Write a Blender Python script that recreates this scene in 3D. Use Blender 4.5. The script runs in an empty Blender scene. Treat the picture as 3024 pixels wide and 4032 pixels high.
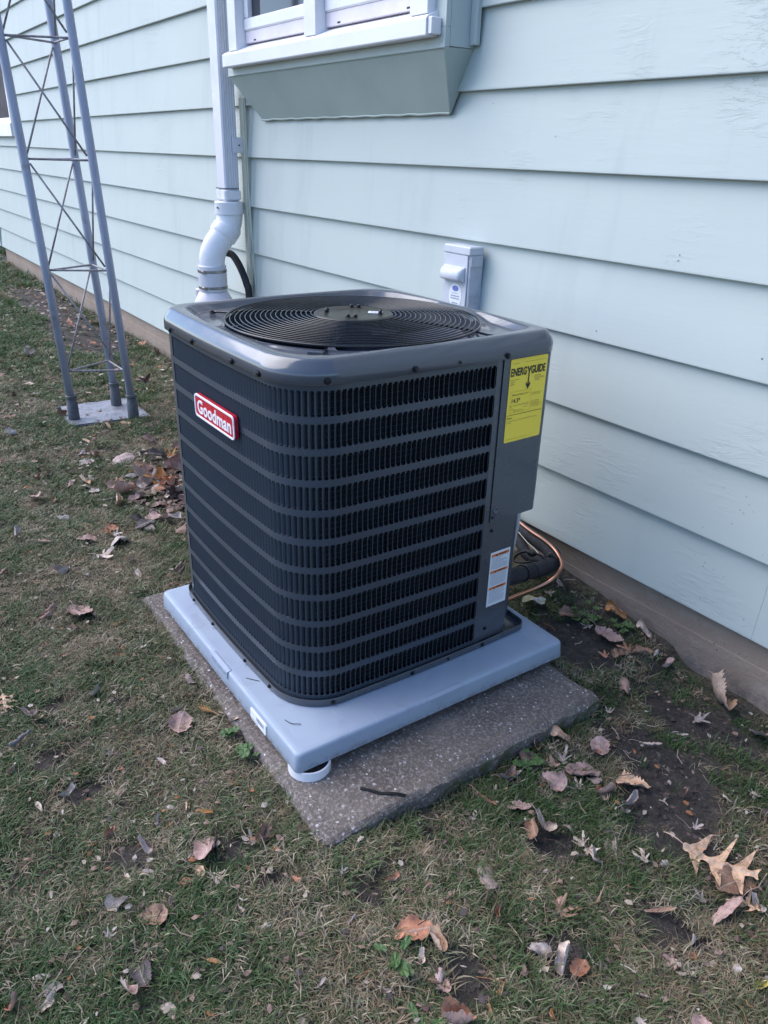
import bpy, math, random
import numpy as np
from mathutils import Vector, Matrix

random.seed(7)
RNG = np.random.default_rng(11)
SC = bpy.context.scene
COL = SC.collection

# ------------------------------------------------------------------ camera
cam_d = bpy.data.cameras.new('camera')
cam = bpy.data.objects.new('camera', cam_d)
COL.objects.link(cam)
cam_d.sensor_fit = 'VERTICAL'
cam_d.sensor_height = 36.0
cam_d.lens = 27.225
cam_d.clip_start = 0.02
cam_d.clip_end = 500.0
_r, _u, _f = (0.56579713, 0.82415827, 0.0252341), (-0.36001871, 0.21939445, 0.90678145), (-0.74179521, 0.52213909, -0.42084515)
cam.matrix_world = Matrix(((_r[0], _u[0], -_f[0], 1.2758), (_r[1], _u[1], -_f[1], -0.6627), (_r[2], _u[2], -_f[2], 1.4224), (0, 0, 0, 1)))
SC.camera = cam

# ------------------------------------------------------------------ sky, sun, exposure
SUN_AZ, SUN_EL = math.radians(230.0), math.radians(46.0)   # azimuth clockwise from +Y
world = bpy.data.worlds.new('World')
SC.world = world
world.use_nodes = True
wn = world.node_tree
wn.nodes.clear()
w_out = wn.nodes.new('ShaderNodeOutputWorld')
w_bg = wn.nodes.new('ShaderNodeBackground')
w_sky = wn.nodes.new('ShaderNodeTexSky')
w_sky.sky_type = 'NISHITA'
w_sky.sun_disc = False
w_sky.sun_elevation = SUN_EL
w_sky.sun_rotation = SUN_AZ
w_sky.air_density = 1.0
w_sky.dust_density = 1.0
w_sky.ozone_density = 6.5
wn.links.new(w_sky.outputs[0], w_bg.inputs['Color'])
w_bg.inputs['Strength'].default_value = 0.14
wn.links.new(w_bg.outputs[0], w_out.inputs['Surface'])

sun_d = bpy.data.lights.new('sun', 'SUN')
sun_d.energy = 1.5
sun_d.angle = math.radians(60)
sun_d.color = (1.0, 0.93, 0.86)
sun = bpy.data.objects.new('sun', sun_d)
COL.objects.link(sun)
_sd = Vector((math.sin(SUN_AZ) * math.cos(SUN_EL), math.cos(SUN_AZ) * math.cos(SUN_EL), math.sin(SUN_EL)))
sun.rotation_euler = _sd.to_track_quat('Z', 'Y').to_euler()

SC.view_settings.view_transform = 'Standard'
SC.view_settings.look = 'None'
SC.view_settings.gamma = 1.0
SC.view_settings.use_curve_mapping = False
SC.view_settings.exposure = 1.30

# ------------------------------------------------------------------ object helpers
def tag(o, label=None, cat=None, group=None, kind=None):
    if label: o['label'] = label
    if cat: o['category'] = cat
    if group: o['group'] = group
    if kind: o['kind'] = kind
    return o

ORG = {}
def thing(name, loc, label, cat, group=None, kind=None):
    o = bpy.data.objects.new(name, None)
    o.empty_display_size = 0.05
    COL.objects.link(o)
    o.location = loc
    ORG[o.name] = Vector(loc)
    return tag(o, label, cat, group, kind)

def obj(name, verts, faces, mat, parent=None, loc=None, smooth=False, auto=None):
    """World-space vertices; origin is the parent's, or loc for a top-level mesh."""
    org = ORG[parent.name] if parent is not None else Vector(loc if loc is not None else (0, 0, 0))
    v = np.asarray([tuple(a) for a in verts], dtype=float) - np.array(org)
    me = bpy.data.meshes.new(name)
    me.from_pydata(v.tolist(), [], [tuple(int(i) for i in f) for f in faces])
    if mat is not None:
        me.materials.append(mat)
    if smooth:
        me.polygons.foreach_set('use_smooth', [True] * len(me.polygons))
    me.update()
    o = bpy.data.objects.new(name, me)
    COL.objects.link(o)
    if parent is not None:
        o.parent = parent
    else:
        o.location = org
    ORG[o.name] = org
    if auto and smooth:
        me.set_sharp_from_angle(angle=math.radians(auto))
    return o

class G:
    """Collects shapes into one mesh."""
    def __init__(s):
        s.v, s.f = [], []
    def add(s, v, f):
        n = len(s.v)
        s.v += [tuple(a) for a in v]
        s.f += [tuple(i + n for i in q) for q in f]
        return s
    def box(s, x0, x1, y0, y1, z0, z1, bev=0.0):
        if bev <= 0:
            v = [(x, y, z) for z in (z0, z1) for y in (y0, y1) for x in (x0, x1)]
            f = [(0, 2, 3, 1), (4, 5, 7, 6), (0, 1, 5, 4), (2, 6, 7, 3), (0, 4, 6, 2), (1, 3, 7, 5)]
            return s.add(v, f)
        b = bev
        def ring(i, z):
            X0, X1, Y0, Y1 = x0 + i, x1 - i, y0 + i, y1 - i
            c = b * 0.7
            return [(X0 + c, Y0, z), (X1 - c, Y0, z), (X1, Y0 + c, z), (X1, Y1 - c, z), (X1 - c, Y1, z), (X0 + c, Y1, z), (X0, Y1 - c, z), (X0, Y0 + c, z)]
        return s.loft([ring(b, z0), ring(0, z0 + b), ring(0, z1 - b), ring(b, z1)], cap=True)
    def loft(s, rings, close=True, cap=False):
        n = len(rings[0]); v = [p for r in rings for p in r]; f = []
        m = n if close else n - 1
        for i in range(len(rings) - 1):
            for j in range(m):
                k = (j + 1) % n
                f.append((i * n + j, i * n + k, (i + 1) * n + k, (i + 1) * n + j))
        if cap:
            f.append(tuple(range(n))[::-1])
            f.append(tuple(range((len(rings) - 1) * n, len(rings) * n)))
        return s.add(v, f)
    def tube(s, pts, r, n=8, cap=True, close=False):
        P = [Vector(p) for p in pts]
        rr = r if isinstance(r, (list, tuple)) else [r] * len(P)
        rings = []; up = None
        for i, p in enumerate(P):
            if close:
                t = P[(i + 1) % len(P)] - P[i - 1]
            else:
                t = P[min(i + 1, len(P) - 1)] - P[max(i - 1, 0)]
            t.normalize()
            if up is None:
                up = Vector((0, 0, 1)) if abs(t.z) < 0.9 else Vector((1, 0, 0))
            a = t.cross(up)
            if a.length < 1e-6: a = t.orthogonal()
            a.normalize(); b = a.cross(t).normalized(); up = b
            rings.append([tuple(p + (a * math.cos(q) + b * math.sin(q)) * rr[i]) for q in [2 * math.pi * k / n for k in range(n)]])
        if close:
            rings.append(rings[0]); cap = False
        return s.loft(rings, cap=cap)
    def lathe(s, prof, c=(0, 0, 0), n=24, axis='z'):
        rings = []
        for r, h in prof:
            ring = []
            for k in range(n):
                a = 2 * math.pi * k / n
                if axis == 'z': q = (c[0] + r * math.cos(a), c[1] + r * math.sin(a), c[2] + h)
                elif axis == 'x': q = (c[0] + h, c[1] + r * math.cos(a), c[2] + r * math.sin(a))
                else: q = (c[0] + r * math.cos(a), c[1] + h, c[2] + r * math.sin(a))
                ring.append(q)
            rings.append(ring)
        return s.loft(rings, cap=True)
    def obj(s, name, mat, parent=None, loc=None, smooth=False, auto=None):
        return obj(name, s.v, s.f, mat, parent, loc, smooth, auto)

def spline(pts, n=8):
    """Catmull-Rom through the points."""
    P = [Vector(p) for p in pts]; P = [2 * P[0] - P[1]] + P + [2 * P[-1] - P[-2]]; out = []
    for i in range(1, len(P) - 2):
        for k in range(n):
            t = k / n
            out.append(0.5 * ((2 * P[i]) + (P[i + 1] - P[i - 1]) * t + (2 * P[i - 1] - 5 * P[i] + 4 * P[i + 1] - P[i + 2]) * t * t + (3 * P[i] - P[i - 1] - 3 * P[i + 1] + P[i + 2]) * t ** 3))
    out.append(P[-2])
    return out

# ------------------------------------------------------------------ material helpers
class M:
    def __init__(s, name, base=(0.5, 0.5, 0.5), rough=0.5, metal=0.0, coat=0.0, spec=0.5):
        s.m = bpy.data.materials.new(name); s.m.use_nodes = True
        s.nt = s.m.node_tree; s.b = s.nt.nodes['Principled BSDF']
        s.b.inputs['Base Color'].default_value = (*base, 1)
        s.b.inputs['Roughness'].default_value = rough
        s.b.inputs['Metallic'].default_value = metal
        s.b.inputs['Coat Weight'].default_value = coat
        s.b.inputs['Coat Roughness'].default_value = 0.08
        s.b.inputs['Specular IOR Level'].default_value = spec
        s.col = base; s.nrm = None
        s.tc = s.nt.nodes.new('ShaderNodeNewGeometry').outputs['Position']
        s.bcol = None
    def N(s, t, **kw):
        n = s.nt.nodes.new(t)
        for k, v in kw.items(): setattr(n, k, v)
        return n
    def L(s, a, b): s.nt.links.new(a, b)
    def noise(s, scale, detail=4, rough=0.55, stretch=(1, 1, 1), off=(0, 0, 0), dist=0.0):
        mp = s.N('ShaderNodeMapping'); mp.inputs['Scale'].default_value = stretch; mp.inputs['Location'].default_value = off
        s.L(s.tc, mp.inputs['Vector'])
        n = s.N('ShaderNodeTexNoise'); n.inputs['Scale'].default_value = scale; n.inputs['Detail'].default_value = detail
        n.inputs['Roughness'].default_value = rough; n.inputs['Distortion'].default_value = dist
        s.L(mp.outputs[0], n.inputs['Vector']); return n.outputs['Fac']
    def voro(s, scale, feature='F1', stretch=(1, 1, 1), out='Distance'):
        mp = s.N('ShaderNodeMapping'); mp.inputs['Scale'].default_value = stretch
        s.L(s.tc, mp.inputs['Vector'])
        n = s.N('ShaderNodeTexVoronoi', feature=feature); n.inputs['Scale'].default_value = scale
        s.L(mp.outputs[0], n.inputs['Vector']); return n.outputs[out]
    def ramp(s, fac, a, b, c0=0.0, c1=1.0):
        r = s.N('ShaderNodeMapRange'); r.inputs['From Min'].default_value = a; r.inputs['From Max'].default_value = b
        r.inputs['To Min'].default_value = c0; r.inputs['To Max'].default_value = c1
        r.interpolation_type = 'SMOOTHSTEP'
        s.L(fac, r.inputs['Value']); return r.outputs[0]
    def mul(s, a, b, op='MULTIPLY'):
        m = s.N('ShaderNodeMath', operation=op)
        for i, q in enumerate((a, b)):
            if hasattr(q, 'links'): s.L(q, m.inputs[i])
            else: m.inputs[i].default_value = q
        return m.outputs[0]
    def mix(s, fac, colour, mode='MIX'):
        x = s.N('ShaderNodeMix', data_type='RGBA', blend_type=mode)
        if hasattr(fac, 'links'): s.L(fac, x.inputs[0])
        else: x.inputs[0].default_value = fac
        if s.bcol is None: x.inputs[6].default_value = (*s.col, 1)
        else: s.L(s.bcol, x.inputs[6])
        if hasattr(colour, 'links'): s.L(colour, x.inputs[7])
        else: x.inputs[7].default_value = (*colour, 1)
        s.bcol = x.outputs[2]; s.L(s.bcol, s.b.inputs['Base Color']); return s
    def bump(s, h, strength=0.3, dist=0.002):
        n = s.N('ShaderNodeBump'); n.inputs['Strength'].default_value = strength; n.inputs['Distance'].default_value = dist
        s.L(h, n.inputs['Height'])
        if s.nrm is not None: s.L(s.nrm, n.inputs['Normal'])
        s.nrm = n.outputs[0]; s.L(s.nrm, s.b.inputs['Normal']); return s
    def rough(s, fac, a, b):
        s.L(s.ramp(fac, 0.3, 0.7, a, b), s.b.inputs['Roughness']); return s

def mat_siding(tint=(0.475, 0.525, 0.498), off=0.0, seed=0.0):
    m = M('siding_paint', tint, 0.62)
    big = m.noise(1.3, 4, off=(seed, 0, 0)); m.mix(m.ramp(big, 0.35, 0.7, 0, 0.35), (0.43, 0.472, 0.462))
    st = m.noise(9, 4, stretch=(1, 1, 0.12), off=(seed, 2, 0)); m.mix(m.ramp(st, 0.52, 0.75, 0, 0.28), (0.355, 0.385, 0.375))
    peel_a = m.ramp(m.noise(2.1, 4, off=(3, 5, seed)), 0.55, 0.70)
    crack = m.noise(26, 6, 0.7, stretch=(0.35, 1, 1.6), dist=1.2)
    pl = m.mul(peel_a, m.ramp(crack, 0.50, 0.55))
    m.mix(m.mul(pl, 0.18), (0.48, 0.515, 0.515))
    e1 = m.ramp(crack, 0.492, 0.50); e2 = m.ramp(crack, 0.50, 0.508, 1, 0); edge = m.mul(m.mul(e1, e2), peel_a)
    m.mix(m.mul(edge, 0.08), (0.24, 0.26, 0.25))
    # mildew specks, thickest low down on the wall
    sp = m.ramp(m.voro(42), 0.05, 0.17, 1, 0)
    z = m.N('ShaderNodeSeparateXYZ'); m.L(m.tc, z.inputs[0])
    low = m.ramp(z.outputs[2], 0.55, 0.95, 1, 0); rt = m.ramp(z.outputs[0], -0.5, 0.3, 0, 1)
    pick = m.ramp(m.noise(30, 1), 0.52, 0.60)
    m.mix(m.mul(m.mul(m.mul(sp, pick), m.mul(low, rt)), 0.55), (0.16, 0.18, 0.18))
    m.bump(m.mul(pl, 1.0), 0.55, 0.0013)
    m.bump(m.noise(60, 5, 0.6, stretch=(0.12, 1, 1)), 0.35, 0.0014); m.bump(m.noise(2.5, 3, stretch=(0.4, 1, 1)), 0.3, 0.012)
    m.bump(m.noise(400, 2), 0.12, 0.0006)
    return m.m

def mat_plain(name, base, rough=0.5, metal=0.0, var=0.12, sc=14, bump=0.08, bsc=220, coat=0.0, dark=None):
    m = M(name, base, rough, metal, coat)
    d = dark or tuple(c * (1 - 2.2 * var) for c in base)
    m.mix(m.ramp(m.noise(sc, 5), 0.38, 0.75, 0, 0.75), d)
    if bump: m.bump(m.noise(bsc, 3), bump, 0.001)
    m.rough(m.noise(sc * 2, 3, off=(4, 4, 4)), max(rough - 0.08, 0.03), min(rough + 0.12, 1))
    return m.m

MT = {}
MT['siding'] = mat_siding()
MT['siding_dark'] = mat_plain('dark_siding_paint', (0.39, 0.45, 0.415), 0.6, var=0.06, sc=5)  # siding colour a step darker and greener; soffit, caulk and cable
MT['white_paint'] = mat_plain('white_trim_paint', (0.77, 0.76, 0.78), 0.45, var=0.05, sc=6, bump=0.1)
MT['vinyl'] = mat_plain('white_vinyl', (0.78, 0.77, 0.79), 0.32, var=0.03, sc=5)
MT['downspout'] = mat_plain('white_downspout_enamel', (0.70, 0.69, 0.75), 0.35, var=0.05, sc=7)
MT['pvc'] = mat_plain('white_pvc', (0.78, 0.77, 0.81), 0.30, var=0.05, sc=9)
MT['pvc_pink'] = mat_plain('weathered_pink_pvc', (0.72, 0.66, 0.70), 0.45, var=0.06, sc=9)
MT['rubber_white'] = mat_plain('pale_rubber_sleeve', (0.64, 0.63, 0.68), 0.5, var=0.06)
MT['steel'] = mat_plain('dull_steel_band', (0.35, 0.33, 0.33), 0.35, 0.9, var=0.2, sc=40)
MT['dark_slot'] = mat_plain('dark_slot', (0.02, 0.02, 0.02), 0.8, var=0.1)
MT['black_foam'] = mat_plain('black_foam_insulation', (0.018, 0.018, 0.024), 0.75, var=0.15, sc=60, bump=0.5, bsc=300)
MT['black_plastic'] = mat_plain('black_plastic', (0.012, 0.012, 0.014), 0.4, var=0.1)
MT['black_wire'] = M('black_coated_wire', (0.007, 0.007, 0.010), 0.20, spec=0.5).m
MT['cream'] = mat_plain('cream_trim_paint', (0.60, 0.58, 0.46), 0.6, var=0.08)
MT['box_grey'] = mat_plain('light_grey_enclosure', (0.57, 0.58, 0.63), 0.4, var=0.06, sc=20)
MT['box_side'] = mat_plain('deeper_grey_enclosure', (0.50, 0.51, 0.56), 0.5, var=0.10, sc=30)  # slightly darker, more mottled grey than the door
MT['label_white'] = mat_plain('label_white', (0.78, 0.79, 0.82), 0.4, var=0.02, bump=0)
MT['label_blue'] = mat_plain('label_blue', (0.16, 0.20, 0.50), 0.4, var=0.02, bump=0)
MT['label_yellow'] = mat_plain('label_yellow', (1.0, 0.73, 0.06), 0.38, var=0.02, bump=0)
MT['ink'] = mat_plain('black_ink', (0.012, 0.012, 0.012), 0.45, var=0.02, bump=0)
MT['ink_soft'] = mat_plain('thin_black_print', (0.22, 0.19, 0.05), 0.45, var=0.02, bump=0)
MT['ink_grey'] = mat_plain('grey_print', (0.30, 0.32, 0.40), 0.45, var=0.02, bump=0)
MT['orange'] = mat_plain('label_orange', (0.72, 0.19, 0.05), 0.4, var=0.03, bump=0)
MT['red'] = mat_plain('badge_red', (0.50, 0.012, 0.030), 0.28, var=0.04, bump=0, coat=0.3)
MT['badge_white'] = mat_plain('badge_white', (0.80, 0.78, 0.82), 0.3, var=0.02, bump=0)
MT['glass_dark'] = M('window_glass', (0.03, 0.032, 0.04), 0.06, spec=0.6).m
MT['dark_sheet'] = mat_plain('matte_dark_sheet', (0.05, 0.045, 0.055), 0.9, var=0.2, sc=3)  # for the added sheet that hides the far window's reflection
MT['sticker_silver'] = mat_plain('silver_sticker', (0.60, 0.64, 0.70), 0.35, var=0.05, sc=60)

# the unit's baked enamel
m = M('slate_enamel', (0.062, 0.070, 0.084), 0.30, coat=0.35)
m.mix(m.ramp(m.noise(4, 3), 0.4, 0.8, 0, 0.35), (0.052, 0.060, 0.072))
m.bump(m.noise(650, 2), 0.05, 0.0004); m.bump(m.noise(6, 2), 0.08, 0.004)
m.rough(m.noise(9, 3), 0.22, 0.34)
MT['enamel'] = m.m
m = M('slate_enamel_cap', (0.074, 0.083, 0.102), 0.2, coat=0.5)
m.bump(m.noise(5, 2), 0.10, 0.004); m.bump(m.noise(600, 2), 0.04, 0.0003)
m.rough(m.noise(12, 4), 0.14, 0.26)
MT['enamel_cap'] = m.m
m = M('louvre_enamel', (0.046, 0.058, 0.078), 0.38, coat=0.15)
m.mix(m.ramp(m.noise(7, 3), 0.4, 0.8, 0, 0.3), (0.036, 0.044, 0.056))
MT['louvre'] = m.m
m = M('coil_fins', (0.028, 0.030, 0.036), 0.5, 0.4)
m.mix(m.ramp(m.noise(420, 2, stretch=(1, 1, 0.3)), 0.55, 0.7, 0, 0.8), (0.085, 0.082, 0.080))
m.mix(m.ramp(m.noise(7, 4), 0.55, 0.72, 0, 0.35), (0.09, 0.075, 0.06))
m.bump(m.noise(500, 2, stretch=(1, 1, 0.05)), 0.6, 0.001)
MT['coil'] = m.m
MT['hub_plate'] = M('olive_black_enamel', (0.030, 0.030, 0.022), 0.36, spec=0.3).m
MT['coil_wire'] = mat_plain('dark_coil_wire', (0.10, 0.10, 0.11), 0.45, 0.5, var=0.2)
MT['fan_blade'] = mat_plain('fan_blade_grey', (0.10, 0.11, 0.16), 0.35, 0.2, var=0.1)
MT['screw'] = mat_plain('dark_screw', (0.03, 0.03, 0.036), 0.3, 0.7, var=0.2, sc=200)

# composite pad
m = M('grey_plastic_pad', (0.31, 0.365, 0.45), 0.55)
m.mix(m.ramp(m.noise(5, 5, 0.6), 0.4, 0.7, 0, 0.4), (0.28, 0.315, 0.435))
m.mix(m.ramp(m.noise(11, 6, 0.7, dist=0.8), 0.54, 0.72, 0, 0.45), (0.22, 0.235, 0.29)); m.mix(m.ramp(m.noise(60, 2, stretch=(0.15, 1, 1)), 0.66, 0.74, 0, 0.35), (0.42, 0.46, 0.58))
m.mix(m.mul(m.ramp(m.voro(70), 0.02, 0.07, 1, 0), m.ramp(m.noise(22, 1), 0.60, 0.64)), (0.13, 0.13, 0.15))
zp = m.N('ShaderNodeSeparateXYZ'); m.L(m.tc, zp.inputs[0])
m.mix(m.mul(m.ramp(zp.outputs[2], 0.058, 0.078, 1, 0), m.ramp(m.noise(40, 5, 0.7), 0.42, 0.6, 0, 0.6)), (0.16, 0.14, 0.13))
m.rough(m.noise(25, 4), 0.45, 0.68)
m.bump(m.noise(900, 2), 0.35, 0.0006); m.bump(m.noise(14, 3), 0.15, 0.003)
MT['pad'] = m.m

# exposed-aggregate concrete
m = M('weathered_concrete', (0.165, 0.135, 0.118), 0.88)
m.mix(m.ramp(m.noise(5, 4), 0.35, 0.65, 0, 0.85), (0.095, 0.076, 0.068))
m.mix(m.ramp(m.noise(110, 4, 0.75), 0.49, 0.60, 0, 0.9), (0.27, 0.232, 0.212))
m.mix(m.ramp(m.noise(210, 3, 0.7, off=(7, 1, 3)), 0.55, 0.66, 0, 0.8), (0.055, 0.044, 0.040))
vc = m.voro(62); m.mix(m.mul(m.ramp(vc, 0.20, 0.30, 1, 0), m.ramp(m.noise(48, 3, 0.7, off=(5, 2, 2)), 0.50, 0.58)), (0.42, 0.39, 0.40))
vc2 = m.voro(46, stretch=(1, 1.5, 1)); m.mix(m.mul(m.ramp(vc2, 0.12, 0.17, 1, 0), m.ramp(m.noise(25, 1, off=(1, 9, 2)), 0.56, 0.60)), (0.68, 0.65, 0.65))
zs = m.N('ShaderNodeSeparateXYZ'); m.L(m.tc, zs.inputs[0])
m.mix(m.mul(m.ramp(zs.outputs[2], -0.005, 0.028, 1, 0), m.ramp(m.noise(14, 3), 0.50, 0.62)), (0.075, 0.088, 0.03))
m.bump(m.noise(110, 4, 0.75), 1.0, 0.005); m.bump(vc, 0.3, 0.002)
MT['concrete'] = m.m
m = M('foundation_concrete', (0.31, 0.235, 0.185), 0.9)
m.mix(m.ramp(m.noise(2.2, 5), 0.4, 0.7, 0, 0.6), (0.225, 0.165, 0.13))
zs = m.N('ShaderNodeSeparateXYZ'); m.L(m.tc, zs.inputs[0])
m.mix(m.mul(m.ramp(zs.outputs[2], -0.03, 0.07, 1, 0), m.ramp(m.noise(30, 4), 0.35, 0.6)), (0.17, 0.145, 0.13))
m.mix(m.mul(m.ramp(m.voro(45), 0.04, 0.16, 1, 0), m.ramp(m.noise(21, 2), 0.5, 0.57)), (0.05, 0.045, 0.042))
m.mix(m.ramp(m.noise(17, 6, 0.75, stretch=(0.5, 1, 1)), 0.5, 0.66, 0, 0.5), (0.36, 0.30, 0.25)); m.bump(m.noise(80, 5, 0.7), 0.9, 0.004); m.bump(m.noise(12, 3, stretch=(0.3, 1, 2)), 0.5, 0.006)
MT['foundation'] = m.m
MT['plate'] = mat_plain('galvanised_plate', (0.28, 0.29, 0.34), 0.5, 0.35, var=0.22, sc=22, bump=0.3, bsc=60)
m = M('galvanised_leg', (0.34, 0.37, 0.47), 0.5, 0.25)
m.mix(m.ramp(m.noise(40, 4, stretch=(1, 1, 0.15)), 0.45, 0.7, 0, 0.5), (0.25, 0.26, 0.33))
m.mix(m.ramp(m.noise(9, 4), 0.60, 0.72, 0, 0.5), (0.20, 0.17, 0.17))
MT['tower'] = m.m
m = M('rusty_rod', (0.24, 0.205, 0.21), 0.65, 0.3)
m.mix(m.ramp(m.noise(30, 4), 0.4, 0.6, 0, 0.8), (0.33, 0.33, 0.36)); MT['rod'] = m.m
MT['sleeve'] = mat_plain('dark_galvanised_sleeve', (0.10, 0.105, 0.12), 0.6, 0.3, var=0.2, sc=50)
m = M('copper', (0.60, 0.30, 0.20), 0.28, 0.95)
m.mix(m.ramp(m.noise(25, 3), 0.45, 0.7, 0, 0.6), (0.38, 0.18, 0.12)); MT['copper'] = m.m

# ================================================================== GROUND
def vnoise(x, y, s=1.0, seed=0):
    """Smooth value noise on arrays, about -1..1."""
    x = np.asarray(x, float) * s + seed * 17.3; y = np.asarray(y, float) * s - seed * 9.1
    xi = np.floor(x).astype(np.int64); yi = np.floor(y).astype(np.int64); fx = x - xi; fy = y - yi
    fx = fx * fx * (3 - 2 * fx); fy = fy * fy * (3 - 2 * fy)
    def h(a, b):
        q = (a * 374761393 + b * 668265263 + seed * 1442695) & 0xffffffff
        q = ((q ^ (q >> 13)) * 1274126177) & 0xffffffff
        return ((q ^ (q >> 16)) & 0xffff) / 32767.5 - 1.0
    return (h(xi, yi) * (1 - fx) + h(xi + 1, yi) * fx) * (1 - fy) + (h(xi, yi + 1) * (1 - fx) + h(xi + 1, yi + 1) * fx) * fy

YW = 1.273
SLAB = np.array([(0.203, -0.036), (0.172, 0.888), (-1.06, 0.893), (-1.051, -0.03)])
def sstep(a, b, v): 
    t = np.clip((v - a) / (b - a), 0, 1); return t * t * (3 - 2 * t)
def gz(x, y):
    x = np.asarray(x, float); y = np.asarray(y, float)
    z = 0.010 * vnoise(x, y, 2.3, 1) + 0.006 * vnoise(x, y, 7, 2) + 0.004 * vnoise(x, y, 19, 3)
    z += 0.012 - 0.042 * sstep(0.10, 0.18, x) * sstep(0.02, 0.35, y) * (1 - sstep(0.6, 1.5, x))
    z += 0.050 * np.exp(-((x + 0.4) / 0.33) ** 2) * sstep(0.95, 1.26, y)
    z += -0.02 * sstep(-3.2, -4.5, x)
    ins = sstep(-1.03, -0.98, x) * (1 - sstep(0.11, 0.16, x)) * sstep(0.0, 0.05, y) * (1 - sstep(0.80, 0.86, y))
    z = z * (1 - ins) - 0.03 * ins
    pl = sstep(-3.47, -3.43, x) * (1 - sstep(-3.0, -2.96, x)) * sstep(0.22, 0.26, y) * (1 - sstep(0.67, 0.71, y))
    z = z * (1 - pl) - 0.004 * pl
    far = np.maximum(np.abs(x), np.abs(y)); z *= 1 - sstep(14, 30, far)
    return z
BARE = [(0.42, 0.86, 0.20, 0.10), (0.55, 0.72, 0.14, 0.09), (-0.05, 1.03, 0.17, 0.10), (0.42, 0.42, 0.07, 0.05), (0.335, -0.01, 0.055, 0.045), (0.66, 0.25, 0.06, 0.06),
        (0.60, 0.02, 0.06, 0.05), (0.20, -0.16, 0.05, 0.035), (0.07, -0.21, 0.04, 0.04), (-0.42, -0.47, 0.06, 0.05), (-0.55, -0.26, 0.04, 0.03), (-0.28, -0.43, 0.035, 0.03),
        (0.72, 0.48, 0.08, 0.05), (-0.02, -0.40, 0.04, 0.04), (-5.4, 0.95, 0.8, 0.28), (-7.0, 1.0, 1.0, 0.25), (0.93, 0.78, 0.12, 0.1), (0.30, 1.06, 0.12, 0.06), (-0.9, 1.05, 0.5, 0.14),
        (-0.62, -0.42, 0.05, 0.03), (0.50, 0.20, 0.035, 0.03), (0.45, 1.13, 0.09, 0.05), (-2.0, 0.25, 0.1, 0.05), (0.26, 0.20, 0.04, 0.03)]
def bare(x, y):
    b = np.zeros_like(np.asarray(x, float))
    jx = x + 0.03 * vnoise(x, y, 14, 5) + 0.012 * vnoise(x, y, 40, 15); jy = y + 0.03 * vnoise(x, y, 14, 6) + 0.012 * vnoise(x, y, 40, 16)
    for (cx, cy, a, c) in BARE:
        d = ((jx - cx) / a) ** 2 + ((jy - cy) / c) ** 2
        b = np.maximum(b, 1 - sstep(0.75, 1.2, d))
    return b

def axis(lo, hi, fine0, fine1, step, grow=1.16):
    a = list(np.arange(fine0, fine1 + 1e-6, step)); s = step; q = fine1
    while q < hi: s *= grow; q += s; a.append(min(q, hi))
    s = step; q = fine0
    while q > lo: s *= grow; q -= s; a.insert(0, max(q, lo))
    return np.array(a)
ax = axis(-70, 60, -3.8, 1.4, 0.022); ay = axis(-60, 60, -1.0, 1.33, 0.022)
XX, YY = np.meshgrid(ax, ay); ZZ = gz(XX, YY)
bb = bare(XX, YY); ZZ = ZZ - 0.006 * bb + 0.007 * bb * vnoise(XX, YY, 40, 8)
nx, ny = len(ax), len(ay)
gv = np.stack([XX.ravel(), YY.ravel(), ZZ.ravel()], 1)
gi = np.arange(nx * ny).reshape(ny, nx)
gf = np.stack([gi[:-1, :-1].ravel(), gi[:-1, 1:].ravel(), gi[1:, 1:].ravel(), gi[1:, :-1].ravel()], 1)
m = M('lawn_soil', (0.034, 0.028, 0.022), 0.95)
m.mix(m.ramp(m.noise(26, 5, 0.7), 0.45, 0.62, 0, 0.8), (0.082, 0.070, 0.044))
m.mix(m.ramp(m.noise(90, 5, 0.7, off=(3, 1, 0)), 0.5, 0.62, 0, 0.85), (0.13, 0.110, 0.070))
m.mix(m.ramp(m.noise(3.5, 4), 0.45, 0.65, 0, 0.55), (0.040, 0.060, 0.024))
at = m.N('ShaderNodeAttribute', attribute_name='bare')
m.mix(m.mul(at.outputs['Fac'], 0.9), (0.042, 0.033, 0.031))
m.mix(m.mul(m.ramp(m.noise(38, 6, 0.8, off=(9, 9, 9)), 0.50, 0.62), 0.7), (0.10, 0.082, 0.068))
m.mix(m.mul(m.ramp(m.noise(160, 3, 0.8, off=(2, 9, 5)), 0.60, 0.68), 0.7), (0.22, 0.18, 0.14))
m.bump(m.noise(55, 6, 0.75), 1.0, 0.012); m.bump(m.noise(230, 3), 0.6, 0.003)
MT['soil'] = m.m
ground = obj('lawn', gv, gf, MT['soil'], smooth=True)
ground['kind'] = 'structure'
a = ground.data.attributes.new('bare', 'FLOAT', 'POINT'); a.data.foreach_set('value', bb.ravel().astype(np.float32))

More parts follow.
